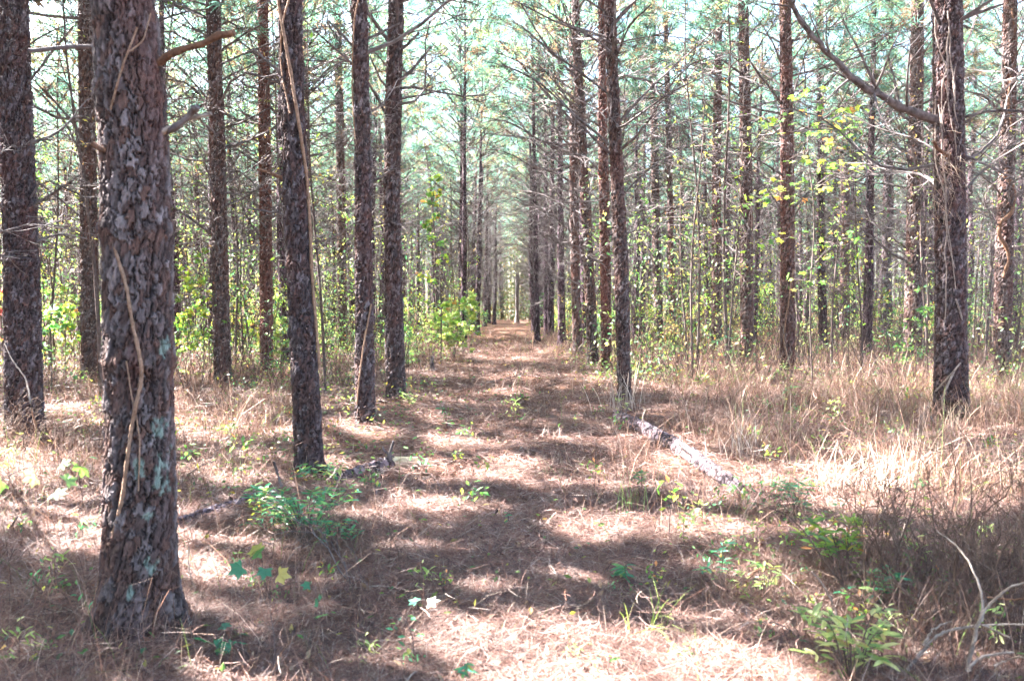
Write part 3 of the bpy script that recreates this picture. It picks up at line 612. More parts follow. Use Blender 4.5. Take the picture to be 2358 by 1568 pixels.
vine('long bare vine snaking down the thick lichened pine', A, [([(232, 300), (240, 470), (262, 560), (290, 650), (308, 750), (326, 850), (313, 930), (297, 1010), (286, 1100), (277, 1170), (248, 1280), (228, 1340), (218, 1400), (212, 1470)], 7, 9), ([(300, 120), (330, 90), (345, 30)], 4, 3), ([(238, 430), (236, 380), (270, 200), (320, 60)], 5, 4), ([(290, 830), (300, 900), (320, 1010), (318, 1130)], 3, 3)])
vine('tan vine running up the right side of the second left row pine', B_, [([(640, 0), (655, 90), (672, 180), (690, 290), (706, 400), (714, 520), (718, 620), (728, 760), (736, 850)], 8, 7), ([(672, -20), (650, 60), (648, 160), (668, 260)], 5, 4)])
rv = np.random.default_rng(8)
runs = []
for k in range(8):
    x0 = rv.uniform(2158, 2216); y0 = rv.uniform(-20, 500); L = rv.uniform(200, 520); n = 7
    sl0 = rv.normal(0, 5); runs.append(([(np.clip(x0 + rv.normal(0, 3.5) + (q - 3) * sl0, 2154, 2220), y0 + L * q / n) for q in range(n)], 3, 2))
runs.append(([(2195, 960), (2170, 930), (2190, 870), (2225, 800), (2215, 740), (2200, 690)], 5, 4)); runs.append(([(2155, 900), (2200, 850), (2222, 820)], 4, 4))
vine('tangle of pale vines wrapping the thick pine on the right', S1, runs, 'dull')
vine('thick brown vine snaking over the pine near the right edge', S5, [([(2312, 400), (2326, 418), (2334, 450), (2328, 490), (2304, 515), (2303, 545), (2318, 570), (2322, 600), (2310, 640)], 12, 7), ([(2330, 20), (2338, 120), (2322, 220), (2330, 300)], 4, 4)], 'orange')
vine('thin vine hanging along the grey third left row pine', H['C'], [([(825, 0), (815, 60), (812, 200), (818, 320)], 4, 3), ([(855, 700), (840, 780), (828, 860), (822, 930)], 4, 4)])
vine('thin vine on the reddish pine right of centre', H['S2'], [([(1826, 620), (1815, 700), (1806, 780), (1822, 850)], 4, 4)])
# ragged fringe of dry needles caught on the shaggy pine
n = 150; p0 = at(2178, 400, S1['Y'] - .22); O = p0 + rv.normal(0, 1, (n, 3)) * [.13, .05, .28]; d = nrm(rv.normal(0, .5, (n, 3)) + [.25, -.3, -.7]); u = np.linspace(0, 1, 3)[None, :, None]
V, F = ribbons(O[:, None] + d[:, None] * .2 * u + np.array([0, 0, -.08]) * u * u, np.tile([.004, .004, .001], (n, 1)), nrm(rv.normal(0, 1, (n, 3)))); C = np.array([.36, .26, .19]) * rv.uniform(.6, 1.3, (n, 1))
o = link('needle_clump', mesh('needle_clump', [(V - p0, F, rep(C, 6), 0)], ['straw']), None, tuple(p0)); tag(o, 'pale clump of dead needles caught on the vine tangled pine', 'dead needles')

# ------------------------------------------------------------------ pine straw and dry grass (stuff)
def scatter(n, y0, y1, spread=.72, pw=1.0, seed=0):
    r = np.random.default_rng(seed); u = r.random(n)
    y = y0 * (y1 / y0) ** u if pw == 1 else (y0 ** (1 - pw) + u * (y1 ** (1 - pw) - y0 ** (1 - pw))) ** (1 / (1 - pw))
    x = r.uniform(-1, 1, n) * (spread * y + .8); return r, x, y
LOGSEG = [(ground(1420, 968), ground(1560, 1048)), (ground(1560, 1048), ground(1705, 1145)), (ground(770, 1118), ground(945, 1075)), (ground(400, 1216), ground(640, 1140))]
def grass_density(x, y):
    cl = vnoise(x * .55 + 3, y * .45, 21.0) * .6 + vnoise(x * 1.6, y * 1.4, 22.0) * .4
    side = np.where(x > 0, np.clip((x - 1.05) / .8, 0, 1), np.clip((-x - 1.5) / 1.2, 0, 1) * np.clip((y - 4) / 9, .06, .6))
    clr = np.ones_like(x)
    for a_, b_ in LOGSEG:
        tt = np.clip(((x - a_[0]) * (b_[0] - a_[0]) + (y - a_[1]) * (b_[1] - a_[1])) / ((b_[0] - a_[0]) ** 2 + (b_[1] - a_[1]) ** 2), 0, 1)
        dd = np.hypot(x - a_[0] - tt * (b_[0] - a_[0]), (y - a_[1] - tt * (b_[1] - a_[1]) + .15) * .55); clr = clr * np.clip((dd - .16) * 4, .04, 1)
    side = side * clr
    return side * np.clip((cl - .46) * 4, 0, 1) + .06 * clr
def straw(n, y0, y1, seed, zmax=.05):
    r, x, y = scatter(n, y0, y1, seed=seed)
    L = r.uniform(.08, .18, n) * (1 + y / 45); az = r.uniform(0, 2 * math.pi, n) + .6 * np.sin(x * 1.7) ; cl = vnoise(x * 1.3, y * 1.3, 5.0)
    el = np.abs(r.normal(0, .16 + .22 * (r.random(n) < .12), n)); el = el * r.choice([-1, 1], n)
    wd = .0006 + .00034 * y; hz = (r.random(n) ** 1.6) * (zmax * (.4 + 1.0 * cl)) + .006
    d = np.stack([np.cos(az) * np.cos(el), np.sin(az) * np.cos(el), np.sin(el)], 1); s = np.stack([-np.sin(az), np.cos(az), r.normal(0, .4, n)], 1)
    O = np.stack([x, y, gh(x, y) + hz + np.abs(np.sin(el)) * L * .5], 1); u = np.linspace(-.5, .5, 4)[None, :, None]
    bend = r.normal(0, .11, (n, 1, 1)) * L[:, None, None] * (u * u * 4 - .3)
    P = O[:, None] + d[:, None] * L[:, None, None] * u + s[:, None] * bend; P[:, :, 2] = np.maximum(P[:, :, 2], gh(P[:, :, 0], P[:, :, 1]) + .004)
    W = np.repeat(wd[:, None], 4, 1) * np.array([.7, 1, 1, .4]); t = r.random(n)
    pal = np.array([[.19, .100, .078], [.27, .16, .128], [.105, .060, .052], [.42, .33, .28], [.052, .036, .034], [.22, .094, .060]])
    C = pal[r.choice(6, n, p=[.3, .24, .17, .12, .1, .07])] * r.uniform(.75, 1.25, (n, 1)) * (.75 + .5 * vnoise(x * .8, y * .8, 9.0))[:, None]
    if zmax > .2:
        kp = r.random(n) < grass_density(x, y); P, W, d, C = P[kp], W[kp], d[kp], C[kp] * .95; n = len(P)
    V, F = ribbons(P, W, nrm(np.cross(d, np.stack([r.normal(0, .5, n), r.normal(0, .5, n), np.ones(n)], 1))))
    return V, F, rep(C, 8), 0
def litter(n, y0, y1, seed):
    r, x, y = scatter(n, y0, y1, seed=seed); O = np.stack([x, y, gh(x, y) + r.uniform(.01, .055, n)], 1); pal = np.array([[.20, .11, .07], [.10, .06, .045], [.34, .22, .13], [.42, .33, .22], [.26, .11, .06], [.45, .36, .12]])
    C = pal[r.choice(6, n, p=[.28, .26, .2, .1, .1, .06])] * r.uniform(.6, 1.2, (n, 1)); N = nrm(r.normal(0, .45, (n, 3)) + [0, 0, 1]); V, F, _, c = leaves(OVAL, O, r.normal(0, 1, (n, 3)), N, r.uniform(.02, .055, n) * (1 + y / 30), C); return V, F, c, 0
o = link('pine_straw', mesh('pine_straw', [litter(7000, 2.4, 9, 15), litter(7000, 9, 34, 16), straw(520000, 2.2, 7, 1), straw(270000, 7, 34, 2, .07), straw(130000, 3.0, 22, 5, .34)], ['straw'])); tag(o, 'reddish brown pine straw covering the whole forest floor', 'pine straw', kind='stuff')
def blades(r, x, y, Hh, wd, C, lean=.35, k=4):
    n = len(x); az = r.uniform(0, 6.28, n); ln = np.abs(r.normal(0, lean, n)); u = np.linspace(0, 1, k)[None]
    hx = Hh[:, None] * (ln[:, None] * u ** 1.7 + .12 * u); P = np.stack([x[:, None] + np.cos(az)[:, None] * hx, y[:, None] + np.sin(az)[:, None] * hx, gh(x, y)[:, None] + Hh[:, None] * (u - .35 * np.minimum(ln, 1)[:, None] * u ** 3)], -1)
    W = wd[:, None] * (1 - .75 * u ** 2); a2 = r.uniform(0, 6.28, n); S = np.stack([np.cos(a2), np.sin(a2), 0 * a2], 1)
    V, F = ribbons(P, W, S); return V, F, rep(C, 2 * k), 0
dry_pal = np.array([[.22, .125, .092], [.30, .195, .145], [.14, .082, .064], [.46, .35, .28], [.095, .06, .05], [.21, .11, .072]])
def grass(n, y0, y1, seed, hmul=1.0):
    r, x, y = scatter(n, y0, y1, seed=seed); nc = max(1, n // 28); ci = r.integers(0, nc, n); tu = r.random(n) < .6; x = np.where(tu, x[ci] + r.normal(0, .035, n) * (1 + y[ci] / 12), x); y = np.where(tu, y[ci] + r.normal(0, .035, n) * (1 + y[ci] / 12), y); th_ = np.where(tu, .7 + .9 * hsh(ci, ci * 0, 3.), .8)
    keep = r.random(n) < grass_density(x, y); x, y, th_, ci = x[keep], y[keep], th_[keep], ci[keep]; n = len(x)
    Hh = r.uniform(.08, .50, n) * (.3 + 1.35 * vnoise(x * .9, y * .8, 31.0)) * hmul * np.clip(.65 + y / 40, .65, 1.0) * np.where(x > 0, 1, .8) * th_
    C = dry_pal[r.choice(6, n, p=[.3, .2, .18, .1, .14, .08])] * r.uniform(.7, 1.25, (n, 1)) * (.6 + .8 * hsh(ci, ci * 0, 5.))[:, None]; gr = r.random(n) < .035; C[gr] = np.array([.13, .19, .05]) * r.uniform(.7, 1.4, (gr.sum(), 1))
    return blades(r, x, y, Hh, .0017 + .00036 * y + 0 * x, C, .75)
def greens(n, y0, y1, seed):
    r, x, y = scatter(n, y0, y1, seed=seed); k = (r.random(n) < np.clip((vnoise(x * .5, y * .4, 51.) - .4) * 3, .04, 1) * np.where(np.abs(x) < 1.2, .15, 1)); x, y = x[k], y[k]; n = len(x)
    O = np.stack([x, y, gh(x, y) + r.uniform(.04, .4, n) * np.clip(y / 14, .2, 1.2)], 1); d = r.normal(0, 1, (n, 3)) * [1, 1, .4]
    pal = np.array([[.08, .17, .05], [.16, .24, .05], [.33, .30, .07], [.06, .14, .08], [.42, .28, .09]]); C = pal[r.choice(5, n, p=[.34, .27, .14, .17, .08])] * r.uniform(.7, 1.3, (n, 1))
    V, F, _, c = leaves(OVAL, O, d, nrm(r.normal(0, .4, (n, 3)) + [0, 0, 1]), .03 + .0016 * y + r.uniform(0, .02, n), C); return V, F, c, 1
o = link('dry_grass', mesh('dry_grass', [grass(190000, 2.8, 10, 3), grass(170000, 10, 42, 4, 1.2), greens(11000, 3.3, 12, 6), greens(30000, 12, 60, 7)], ['dry', 'leaf'])); tag(o, 'tan dry grass and low weeds between the pine rows', 'dry grass', kind='stuff')
# ------------------------------------------------------------------ saplings, bushes
PAL = {'yg': np.array([[.22, .33, .05], [.13, .25, .05], [.36, .38, .08], [.08, .18, .05], [.50, .42, .10], [.45, .20, .08]]),
       'gr': np.array([[.09, .20, .06], [.06, .16, .07], [.16, .27, .07], [.05, .12, .06], [.30, .32, .08], [.10, .22, .10]]),
       'pa': np.array([[.34, .40, .16], [.24, .33, .11], [.46, .46, .22], [.15, .26, .08], [.40, .34, .13], [.18, .28, .12]]),
       'rd': np.array([[.34, .05, .07], [.10, .20, .05], [.42, .10, .06], [.22, .30, .06], [.45, .30, .07], [.28, .04, .08]]),
       'br': np.array([[.35, .22, .10], [.28, .25, .08], [.20, .24, .07], [.42, .28, .12], [.30, .15, .08], [.16, .20, .06]]),
       'te': np.array([[.06, .24, .13], [.09, .30, .13], [.14, .32, .10], [.05, .18, .11], [.24, .36, .12], [.38, .36, .09]])}
PW = [.3, .24, .16, .16, .08, .06]
def sap(seed, Hh, nl, size, pal, tpl=OVAL, spread=.55, r0=.012, low=.25, twigs=None, lean=.06, bushy=0):
    r = np.random.default_rng(seed); SP, SR = [], []; LO, LD = [], []
    ns = 1 + bushy
    for k in range(ns):
        t = np.linspace(0, 1, 8); az = r.uniform(0, 6.28); sp = lean * Hh if k == 0 else spread * .7; h = Hh * (1 if k == 0 else r.uniform(.55, .95))
        P = np.stack([sp * math.cos(az) * t ** 1.3 + .03 * Hh * np.sin(t * 6 + k) * t, sp * math.sin(az) * t ** 1.3 + .02 * Hh * np.cos(t * 5) * t, h * t], 1)
        SP.append(P); SR.append(r0 * (1 - .8 * t) * (1 if k == 0 else .6))
        nt_ = int((twigs or Hh * 7) / (1 if k == 0 else 1.8)); per = max(3, int(nl / max(1, nt_ * (1 + bushy / 1.8))))
        for q in range(nt_):
            tt = r.uniform(low, 1.0); o = np.array([np.interp(tt, t, P[:, c]) for c in range(3)]); a = r.uniform(0, 6.28); l = spread * r.uniform(.4, 1.15) * (1.25 - tt)
            d = np.array([math.cos(a), math.sin(a), r.normal(.25, .3)]); u = np.linspace(0, 1, 8)[:, None]; Q = o + l * (d * u + np.array([0, 0, -.15]) * u * u)
            SP.append(Q); SR.append(r0 * .28 * (1 - .6 * u[:, 0]) + .001)
            tl = r.uniform(.25, 1.0, per); oo = np.stack([np.interp(tl, u[:, 0], Q[:, c]) for c in range(3)], 1); LO.append(oo + r.normal(0, .03, oo.shape)); LD.append(d * .6 + r.normal(0, .6, (per, 3)))
    V, F = tubes(np.array(SP), np.array(SR), 4); LO = np.concatenate(LO); LD = np.concatenate(LD); n = len(LO)
    C = PAL[pal][r.choice(6, n, p=PW)] * r.uniform(.85, 1.6, (n, 1)); N = nrm(r.normal(0, .45, (n, 3)) + [0, 0, 1]); LD[:, 2] -= .15
    return mesh('stem', [(V, F, None, 0)], ['stem'], True), mesh('foliage', leafparts(tpl, LO, LD, N, size * r.uniform(.6, 1.25, n), C), ['leaf'])
def place(name, meshes, label, cat, loc, group=None, rz=0.0, s=1.0):
    t = thing(name, label, cat, tuple(map(float, loc)), group, rz)
    for nme, me in zip(('stem', 'foliage'), meshes):
        o = link(nme, me, t); o.scale = (s, s, s)
    return t
SAPS = [sap(200 + i, [2.0, 3.0, 4.4, 5.4, 1.4, 2.4, 3.8, 1.7][i], [120, 160, 220, 260, 150, 160, 190, 170][i], .085, ['yg', 'yg', 'gr', 'yg', 'pa', 'br', 'yg', 'gr'][i], bushy=[1, 1, 0, 0, 3, 2, 1, 3][i], spread=[.6, .7, .75, .8, .6, .7, .8, .65][i]) for i in range(8)]
def gp(px, py): return ground(px, py)
NS = [  # px, base py, height m, leaves, leaf size, palette, bushy, spread, label, cat
 (1015, 842, 4.6, 260, .11, 'yg', 0, .75, 'tall thin sweetgum sapling with yellow green leaves left of the path', 'sapling'),
 (1045, 832, 2.0, 520, .10, 'pa', 5, .75, 'pale sunlit leafy bush left of the path below the tall sapling', 'bush'),
 (1085, 800, 1.9, 300, .10, 'gr', 3, .7, 'green bush crowding the left edge of the path further back', 'bush'),
 (468, 885, 2.6, 170, .09, 'yg', 0, .6, 'slender yellow leaved sapling beside the first pine right of the thick one', 'sapling'),
 (440, 850, 2.4, 300, .10, 'yg', 2, .8, 'leafy yellow green bush behind the thick lichened pine', 'bush'),
 (560, 830, 2.2, 330, .10, 'yg', 2, .8, 'yellow green bush between the two slim pines on the left', 'bush'),
 (645, 838, 1.9, 380, .10, 'pa', 4, .7, 'pale bright bush just left of the vine bearing pine', 'bush'),
 (765, 820, 1.6, 160, .09, 'gr', 2, .6, 'small green bush behind the vine bearing pine', 'bush'),
 (960, 812, 2.4, 260, .10, 'yg', 2, .8, 'yellow green bush right behind the pine with forked limbs', 'bush'),
 (118, 912, 1.9, 130, .085, 'gr', 1, .5, 'thin stemmed sapling right of the left edge pine', 'sapling'),
 (24, 905, 2.2, 190, .08, 'rd', 1, .5, 'sapling with crimson and green leaves at the left edge', 'sapling'),
 (150, 860, 2.0, 230, .10, 'yg', 2, .8, 'leafy bush left of the pine behind the thick one', 'bush'),
 (1235, 760, 2.6, 330, .13, 'gr', 3, .9, 'dark green bush on the right edge of the far path', 'bush'),
 (1290, 775, 1.5, 200, .11, 'yg', 3, .8, 'low yellowing bush right of the path by the far pines', 'bush'),
 (1500, 800, 2.2, 240, .10, 'yg', 2, .8, 'yellow green bush behind the close pair of slim pines', 'bush'),
 (1605, 812, 1.5, 260, .09, 'br', 4, .7, 'browning bush with dull leaves left of the ragged pine', 'bush'),
 (1685, 806, 2.1, 250, .09, 'br', 3, .7, 'rusty leaved bush between the ragged pine and the grey pine', 'bush'),
 (1770, 800, 2.6, 260, .10, 'yg', 2, .9, 'bright yellow green bush between the grey and the reddish pine', 'bush'),
 (1860, 850, 3.0, 60, .06, 'gr', 0, .5, 'nearly bare thin stem right of the reddish sunlit pine', 'sapling'),
 (2000, 800, 2.6, 380, .10, 'yg', 3, 1.0, 'bright bush left of the bluish grey pine', 'bush'),
 (2075, 770, 3.0, 380, .12, 'yg', 3, 1.1, 'bright bush behind the dark pine on the right', 'bush'),
 (2250, 800, 2.9, 420, .10, 'gr', 3, 1.0, 'green bush between the vine tangled pine and the snaking vine pine', 'bush'),
 (2345, 810, 3.0, 420, .10, 'yg', 3, 1.0, 'yellow green bush at the right edge behind the last pine', 'bush'),
 (2155, 780, 2.6, 300, .11, 'yg', 2, .9, 'yellow green bush left behind the vine tangled pine', 'bush')]
for k, (px, py, h, nl, sz, pal, bu, sp, lab, cat) in enumerate(NS):
    tpl = STAR if py > 820 and pal != 'br' else OVAL
    place('sapling' if cat == 'sapling' else 'bush', sap(300 + k, h, nl, sz, pal, tpl, spread=sp, bushy=bu, r0=.014 + .004 * (h > 4), lean=.03), lab, cat, gp(px, py))
# sweetgum sapling whose leaves hang in sheets before the reddish pine
def sprig(name, label, cat, base, stems, lvs, size, pal='yg', tpl=STAR, r0=.006, seed=0, group=None, fan=0, face=None):
    """base: world point; stems: world polylines; lvs: list of (point, n, radius) leaf clusters"""
    r = np.random.default_rng(seed + 500); b = np.asarray(base, float); parts = []; 
    for k, S_ in enumerate(stems):
        Q = spline(np.asarray(S_) - b, len(S_) * 5); V, F = tubes(Q, np.linspace(r0, r0 * .35, len(Q)) * (1 if k == 0 else .6), 5); parts.append((V, F, None, 0))
    SQ = np.concatenate([spline(np.asarray(S_) - b, 30) for S_ in stems])
    O, D = [], []
    for p, n, rad in lvs:
        q = np.asarray(p) - b + r.normal(0, 1, (n, 3)) * rad * [1, .8, .6]; O.append(q); D.append(r.normal(0, 1, (n, 3)) * [1, .8, .35])
    O = np.concatenate(O); D = np.concatenate(D); n = len(O); C = PAL[pal][r.choice(6, n, p=PW)] * r.uniform(.8, 1.25, (n, 1))
    N = nrm(r.normal(0, .45, (n, 3)) + (np.array([0, -.3, 1]) if face is None else face))
    near = SQ[np.argmin(((O[:, None] - SQ[None]) ** 2).sum(2), 1)]; u = np.linspace(0, 1, 5)[None, :, None]; PT = near[:, None] + (O - near)[:, None] * u + np.array([0, 0, .02]) * np.sin(u * 3.14)
    V, F = tubes(PT, np.full((n, 5), max(.0011, r0 * .22)), 4); parts.append((V, F, None, 0))
    t = thing(name, label, cat, tuple(b), group); link('stem', mesh('stem', parts, ['stem'], True), t); link('foliage', mesh('foliage', leafparts(tpl, O, D, N, size * r.uniform(.7, 1.2, n), C), ['leaf']), t); return t
Yd = 13.5; b = ground(1872, 915)
W_ = lambda px, py, y=Yd: at(px, py, y)
sprig('sapling', 'tall sweetgum sapling with bright sheets of leaves before the reddish sunlit pine', 'sapling', b,
      [[b, W_(1866, 700), W_(1875, 500), W_(1860, 330), W_(1875, 190)], [W_(1870, 470), W_(1800, 440), W_(1730, 470)], [W_(1872, 400), W_(1930, 340), W_(2000, 300)], [W_(1868, 300), W_(1800, 270), W_(1745, 280)], [W_(1870, 440), W_(1935, 400), W_(1990, 385)], [W_(1866, 620), W_(1910, 570), W_(1950, 550)]],
      [(W_(1870 + 0, 220), 10, .16), (W_(1890, 290), 22, .25), (W_(1960, 270), 14, .18), (W_(1770, 285), 16, .2), (W_(1900, 350), 26, .3), (W_(1960, 380), 18, .25), (W_(1740, 455), 16, .16), (W_(1800, 440), 22, .22), (W_(1900, 440), 8, .2), (W_(1780, 560), 10, .25), (W_(1930, 560), 10, .25), (W_(1850, 640), 8, .3)], .115, r0=.016, seed=1)
# left edge sapling leaves close by
b = ground(60, 1500)
sprig('seedling', 'close spray of pale, green and yellow leaves hanging at the left edge', 'seedling', ground(-90, 1560),
      [[ground(-90, 1560), at(-60, 1200, 2.9), at(30, 1090, 2.8), at(150, 1070, 2.7), at(200, 1078, 2.7)], [at(30, 1090, 2.8), at(90, 1110, 2.7), at(140, 1130, 2.7)]],
      [(at(5, 1108, 2.8), 1, .0), (at(82, 1097, 2.75), 1, 0), (at(140, 1068, 2.7), 1, 0), (at(185, 1073, 2.7), 1, 0), (at(150, 1108, 2.7), 1, 0), (at(124, 1135, 2.7), 1, 0)], .058, 'pa', STAR, .003, 2)
b = ground(628, 1590)
sprig('seedling', 'thin stemmed maple seedling with teal leaves and one yellow leaf', 'seedling', b,
      [[b, at(632, 1480, 3.35), at(622, 1400, 3.4), at(622, 1335, 3.4)], [at(622, 1380, 3.4), at(600, 1320, 3.4), at(565, 1295, 3.4)], [at(622, 1360, 3.4), at(680, 1340, 3.4), at(715, 1345, 3.4)]],
      [(at(560, 1298, 3.4), 1, .01), (at(588, 1272, 3.42), 2, .012), (at(610, 1300, 3.4), 1, .01), (at(596, 1322, 3.4), 1, .01), (at(712, 1348, 3.35), 1, .005), (at(738, 1388, 3.4), 1, .005), (at(742, 1418, 3.4), 1, .0)], .062, 'te', STAR, .003, 3)
o = leafparts(STAR, np.array([at(640, 1322, 3.35) - b]), np.array([[1, 0, -.2]]), np.array([[0, -.9, .4]]), np.array([.062]), np.array([[.45, .38, .12]]))
link('yellow_leaf', mesh('yellow_leaf', o, ['leaf']), bpy.data.objects['seedling.001'])
b = ground(585, 1535)
sprig('seedling', 'low seedling with a fan of big green leaves at the bottom left', 'seedling', b, [[b, at(565, 1500, 3.5), at(525, 1478, 3.5)]],
      [(at(478, 1478, 3.5), 1, .005), (at(500, 1492, 3.5), 2, .01), (at(545, 1482, 3.5), 2, .01), (at(510, 1440, 3.55), 1, .005)], .072, 'te', STAR, .003, 4)
b = ground(955, 1545)
sprig('seedling', 'leggy seedling with one big bleached leaf on top', 'seedling', b, [[b, at(950, 1470, 3.5), at(935, 1420, 3.5), at(960, 1385, 3.5), at(995, 1380, 3.5)]],
      [(at(930, 1420, 3.5), 4, .025), (at(915, 1450, 3.5), 4, .03), (at(950, 1480, 3.5), 5, .03), (at(960, 1510, 3.5), 5, .03)], .04, 'te', OVAL, .003, 5)
o = leafparts(STAR, np.array([at(985, 1388, 3.5) - b, at(960, 1385, 3.5) - b]), np.array([[1, 0, .25], [-.6, .3, 0]]), np.array([[.2, -.25, .9], [0, -.3, .9]]), np.array([.062, .05]), np.array([[.55, .58, .46], [.10, .3, .2]]))
link('bleached_leaf', mesh('bleached_leaf', o, ['leaf']), bpy.data.objects['seedling.003'])
def lanceplant(label, base, stems, nl, size, pal, seed, name='shrub', cat='shrub', group=None, r0=.003, up=.15):
    """leafy stems with narrow leaves in pairs"""
    r = np.random.default_rng(seed + 700); b = np.asarray(base, float); parts = []; O, D = [], []
    for S_ in stems:
        Q = spline(np.asarray(S_) - b, len(S_) * 6); V, F = tubes(Q, np.linspace(r0, r0 * .4, len(Q)), 4); parts.append((V, F, None, 0))
        tn = nrm(Q[-1] - Q[-4]); m_ = nl
        for q in range(m_):
            k = int(len(Q) * r.uniform(.35, 1)); k = min(k, len(Q) - 1); O.append(Q[k]); a = r.uniform(0, 6.28); D.append(tn * .45 + np.array([math.cos(a), math.sin(a), up + r.normal(0, .2)]))
    O = np.array(O); D = np.array(D); n = len(O); C = PAL[pal][r.choice(6, n, p=PW)] * r.uniform(.8, 1.3, (n, 1)); N = nrm(r.normal(0, .3, (n, 3)) + [0, -.2, 1])
    t = thing(name, label, cat, tuple(b), group); link('stem', mesh('stem', parts, ['stem'], True), t); link('foliage', mesh('foliage', leafparts(LANCE, O, D, N, size * r.uniform(.6, 1.2, n), C), ['leaf']), t); return t
def fan(base, tips, mid=.5, lift=.04):
    out = []
    for tp in tips:
        a, b_ = np.asarray(base), np.asarray(tp); m_ = a * (1 - mid) + b_ * mid; m_[2] = max(m_[2], a[2] + (b_[2] - a[2]) * .75) + lift; out.append([a, m_, b_])
    return out
r = np.random.default_rng(77)
def tips(cx, cy, rx, ry, Yd, n, dy=.25): return [at(cx + r.uniform(-1, 1) * rx, cy + r.uniform(-1, 1) * ry, Yd + r.uniform(-dy, dy)) for _ in range(n)]
b = ground(1945, 1370); lanceplant('yellow green narrow leaved shrub standing in the sun on the right', b, fan(b, tips(1915, 1235, 80, 45, b[1], 17)), 9, .085, 'yg', 1)
b = ground(1960, 1600); lanceplant('spreading narrow leaved shrub at the bottom right', b, fan(b, tips(1960, 1470, 130, 75, b[1] + .15, 26)), 9, .075, 'pa', 2)
b = ground(1660, 1385); lanceplant('small upright shrub with long leaves right of the path', b, fan(b, tips(1650, 1285, 48, 38, b[1], 8)), 6, .06, 'te', 3)
b = ground(2010, 1420); lanceplant('green narrow leaved shrub below the yellow green one', b, fan(b, tips(2000, 1335, 80, 36, b[1], 12)), 7, .065, 'te', 4)
b = ground(1760, 1400); lanceplant('wispy shrub between the upright and the yellow green shrubs', b, fan(b, tips(1770, 1320, 50, 40, b[1], 7)), 6, .06, 'pa', 5)
b = ground(705, 1265); lanceplant('broad fine leaved green shrub in front of the vine bearing pine', b, fan(b, tips(690, 1165, 135, 48, b[1] + .35, 60, .5)), 12, .065, 'te', 6)
b = ground(770, 1275); lanceplant('small dark green shrub at the right of the broad one', b, fan(b, tips(780, 1225, 50, 30, b[1], 12)), 7, .06, 'te', 7)
b = ground(735, 1112); lanceplant('tuft of pointed green shoots at the foot of the vine bearing pine', b, fan(b, tips(735, 1085, 55, 16, b[1] - .2, 12)), 6, .08, 'te', 8)
b = ground(1438, 1345); lanceplant('low star shaped teal weed on the right of the path', b, fan(b, tips(1436, 1322, 12, 8, b[1], 4)), 5, .09, 'te', 9, 'weed', 'weed')
b = ground(1475, 1160); lanceplant('leafy weed near the middle of the fallen log', b, fan(b, tips(1465, 1085, 22, 25, b[1], 5)), 5, .07, 'gr', 10, 'weed', 'weed')
b = ground(1400, 1590); lanceplant('weed with two broad dark green leaves at the bottom edge', b, fan(b, [at(1375, 1525, 3.35), at(1402, 1510, 3.35)]), 3, .07, 'te', 11, 'weed', 'weed')
b = ground(1172, 1212); lanceplant('little upright weed in the middle of the path', b, fan(b, tips(1172, 1190, 8, 10, b[1], 3)), 4, .05, 'te', 12, 'weed', 'weed')
b = ground(935, 925); lanceplant('pale leaved weed at the foot of the pine with forked limbs', b, fan(b, tips(940, 910, 16, 16, b[1] - .3, 6)), 6, .07, 'pa', 13, 'weed', 'weed')
b = ground(1030, 985); lanceplant('green weed left of the path beside the fourth left row pine', b, fan(b, tips(1028, 958, 26, 22, b[1], 6)), 6, .08, 'te', 14, 'weed', 'weed')
b = ground(1810, 930); lanceplant('tall pale leaved weed before the reddish sunlit pine', b, fan(b, tips(1808, 905, 25, 14, b[1], 5)), 7, .12, 'te', 15, 'weed', 'weed')
b = ground(1840, 1200); lanceplant('yellowing shrub by the end of the fallen log', b, fan(b, tips(1800, 1130, 90, 40, b[1] + .2, 22)), 8, .07, 'te', 16)
b = ground(1630, 905); lanceplant('greenish weed left before the grey pine on the right', b, fan(b, tips(1630, 870, 30, 20, b[1], 8)), 7, .10, 'yg', 17, 'weed', 'weed')
b = ground(530, 1010); lanceplant('yellow green weed in the clearing behind the thick pine', b, fan(b, tips(525, 985, 20, 15, b[1], 5)), 6, .09, 'yg', 18, 'weed', 'weed')
b = ground(1070, 1585); lanceplant('small teal weed cut by the bottom edge', b, fan(b, tips(1072, 1555, 20, 8, b[1], 4)), 4, .05, 'te', 19, 'weed', 'weed')
# scattered small weeds, one mesh shared by many
wm = [sap(600 + i, .16 + .05 * i, 14 + 4 * i, .05, ['te', 'gr', 'yg', 'pa'][i], [LANCE, OVAL, OVAL, LANCE][i], spread=.09, r0=.003, low=.3, twigs=6) for i in range(4)]
cnt = 0
while cnt < 120:
    px, py = r.uniform(0, 2358), 860 + 700 * r.random() ** 1.2; p = ground(px, py)
    if abs(p[0]) < 1.1 and r.random() < .6: continue
    side = 'left of the path' if p[0] < -1.1 else ('right of the path' if p[0] > 1.1 else 'on the path')
    s = r.uniform(.6, 1.5) * (1 if p[1] > 5 else .7); place('weed', wm[r.integers(4)], 'small green weed sprouting from the pine straw ' + side, 'weed', p, 'small weeds sprouting from the pine straw', r.uniform(0, 6), s); cnt += 1
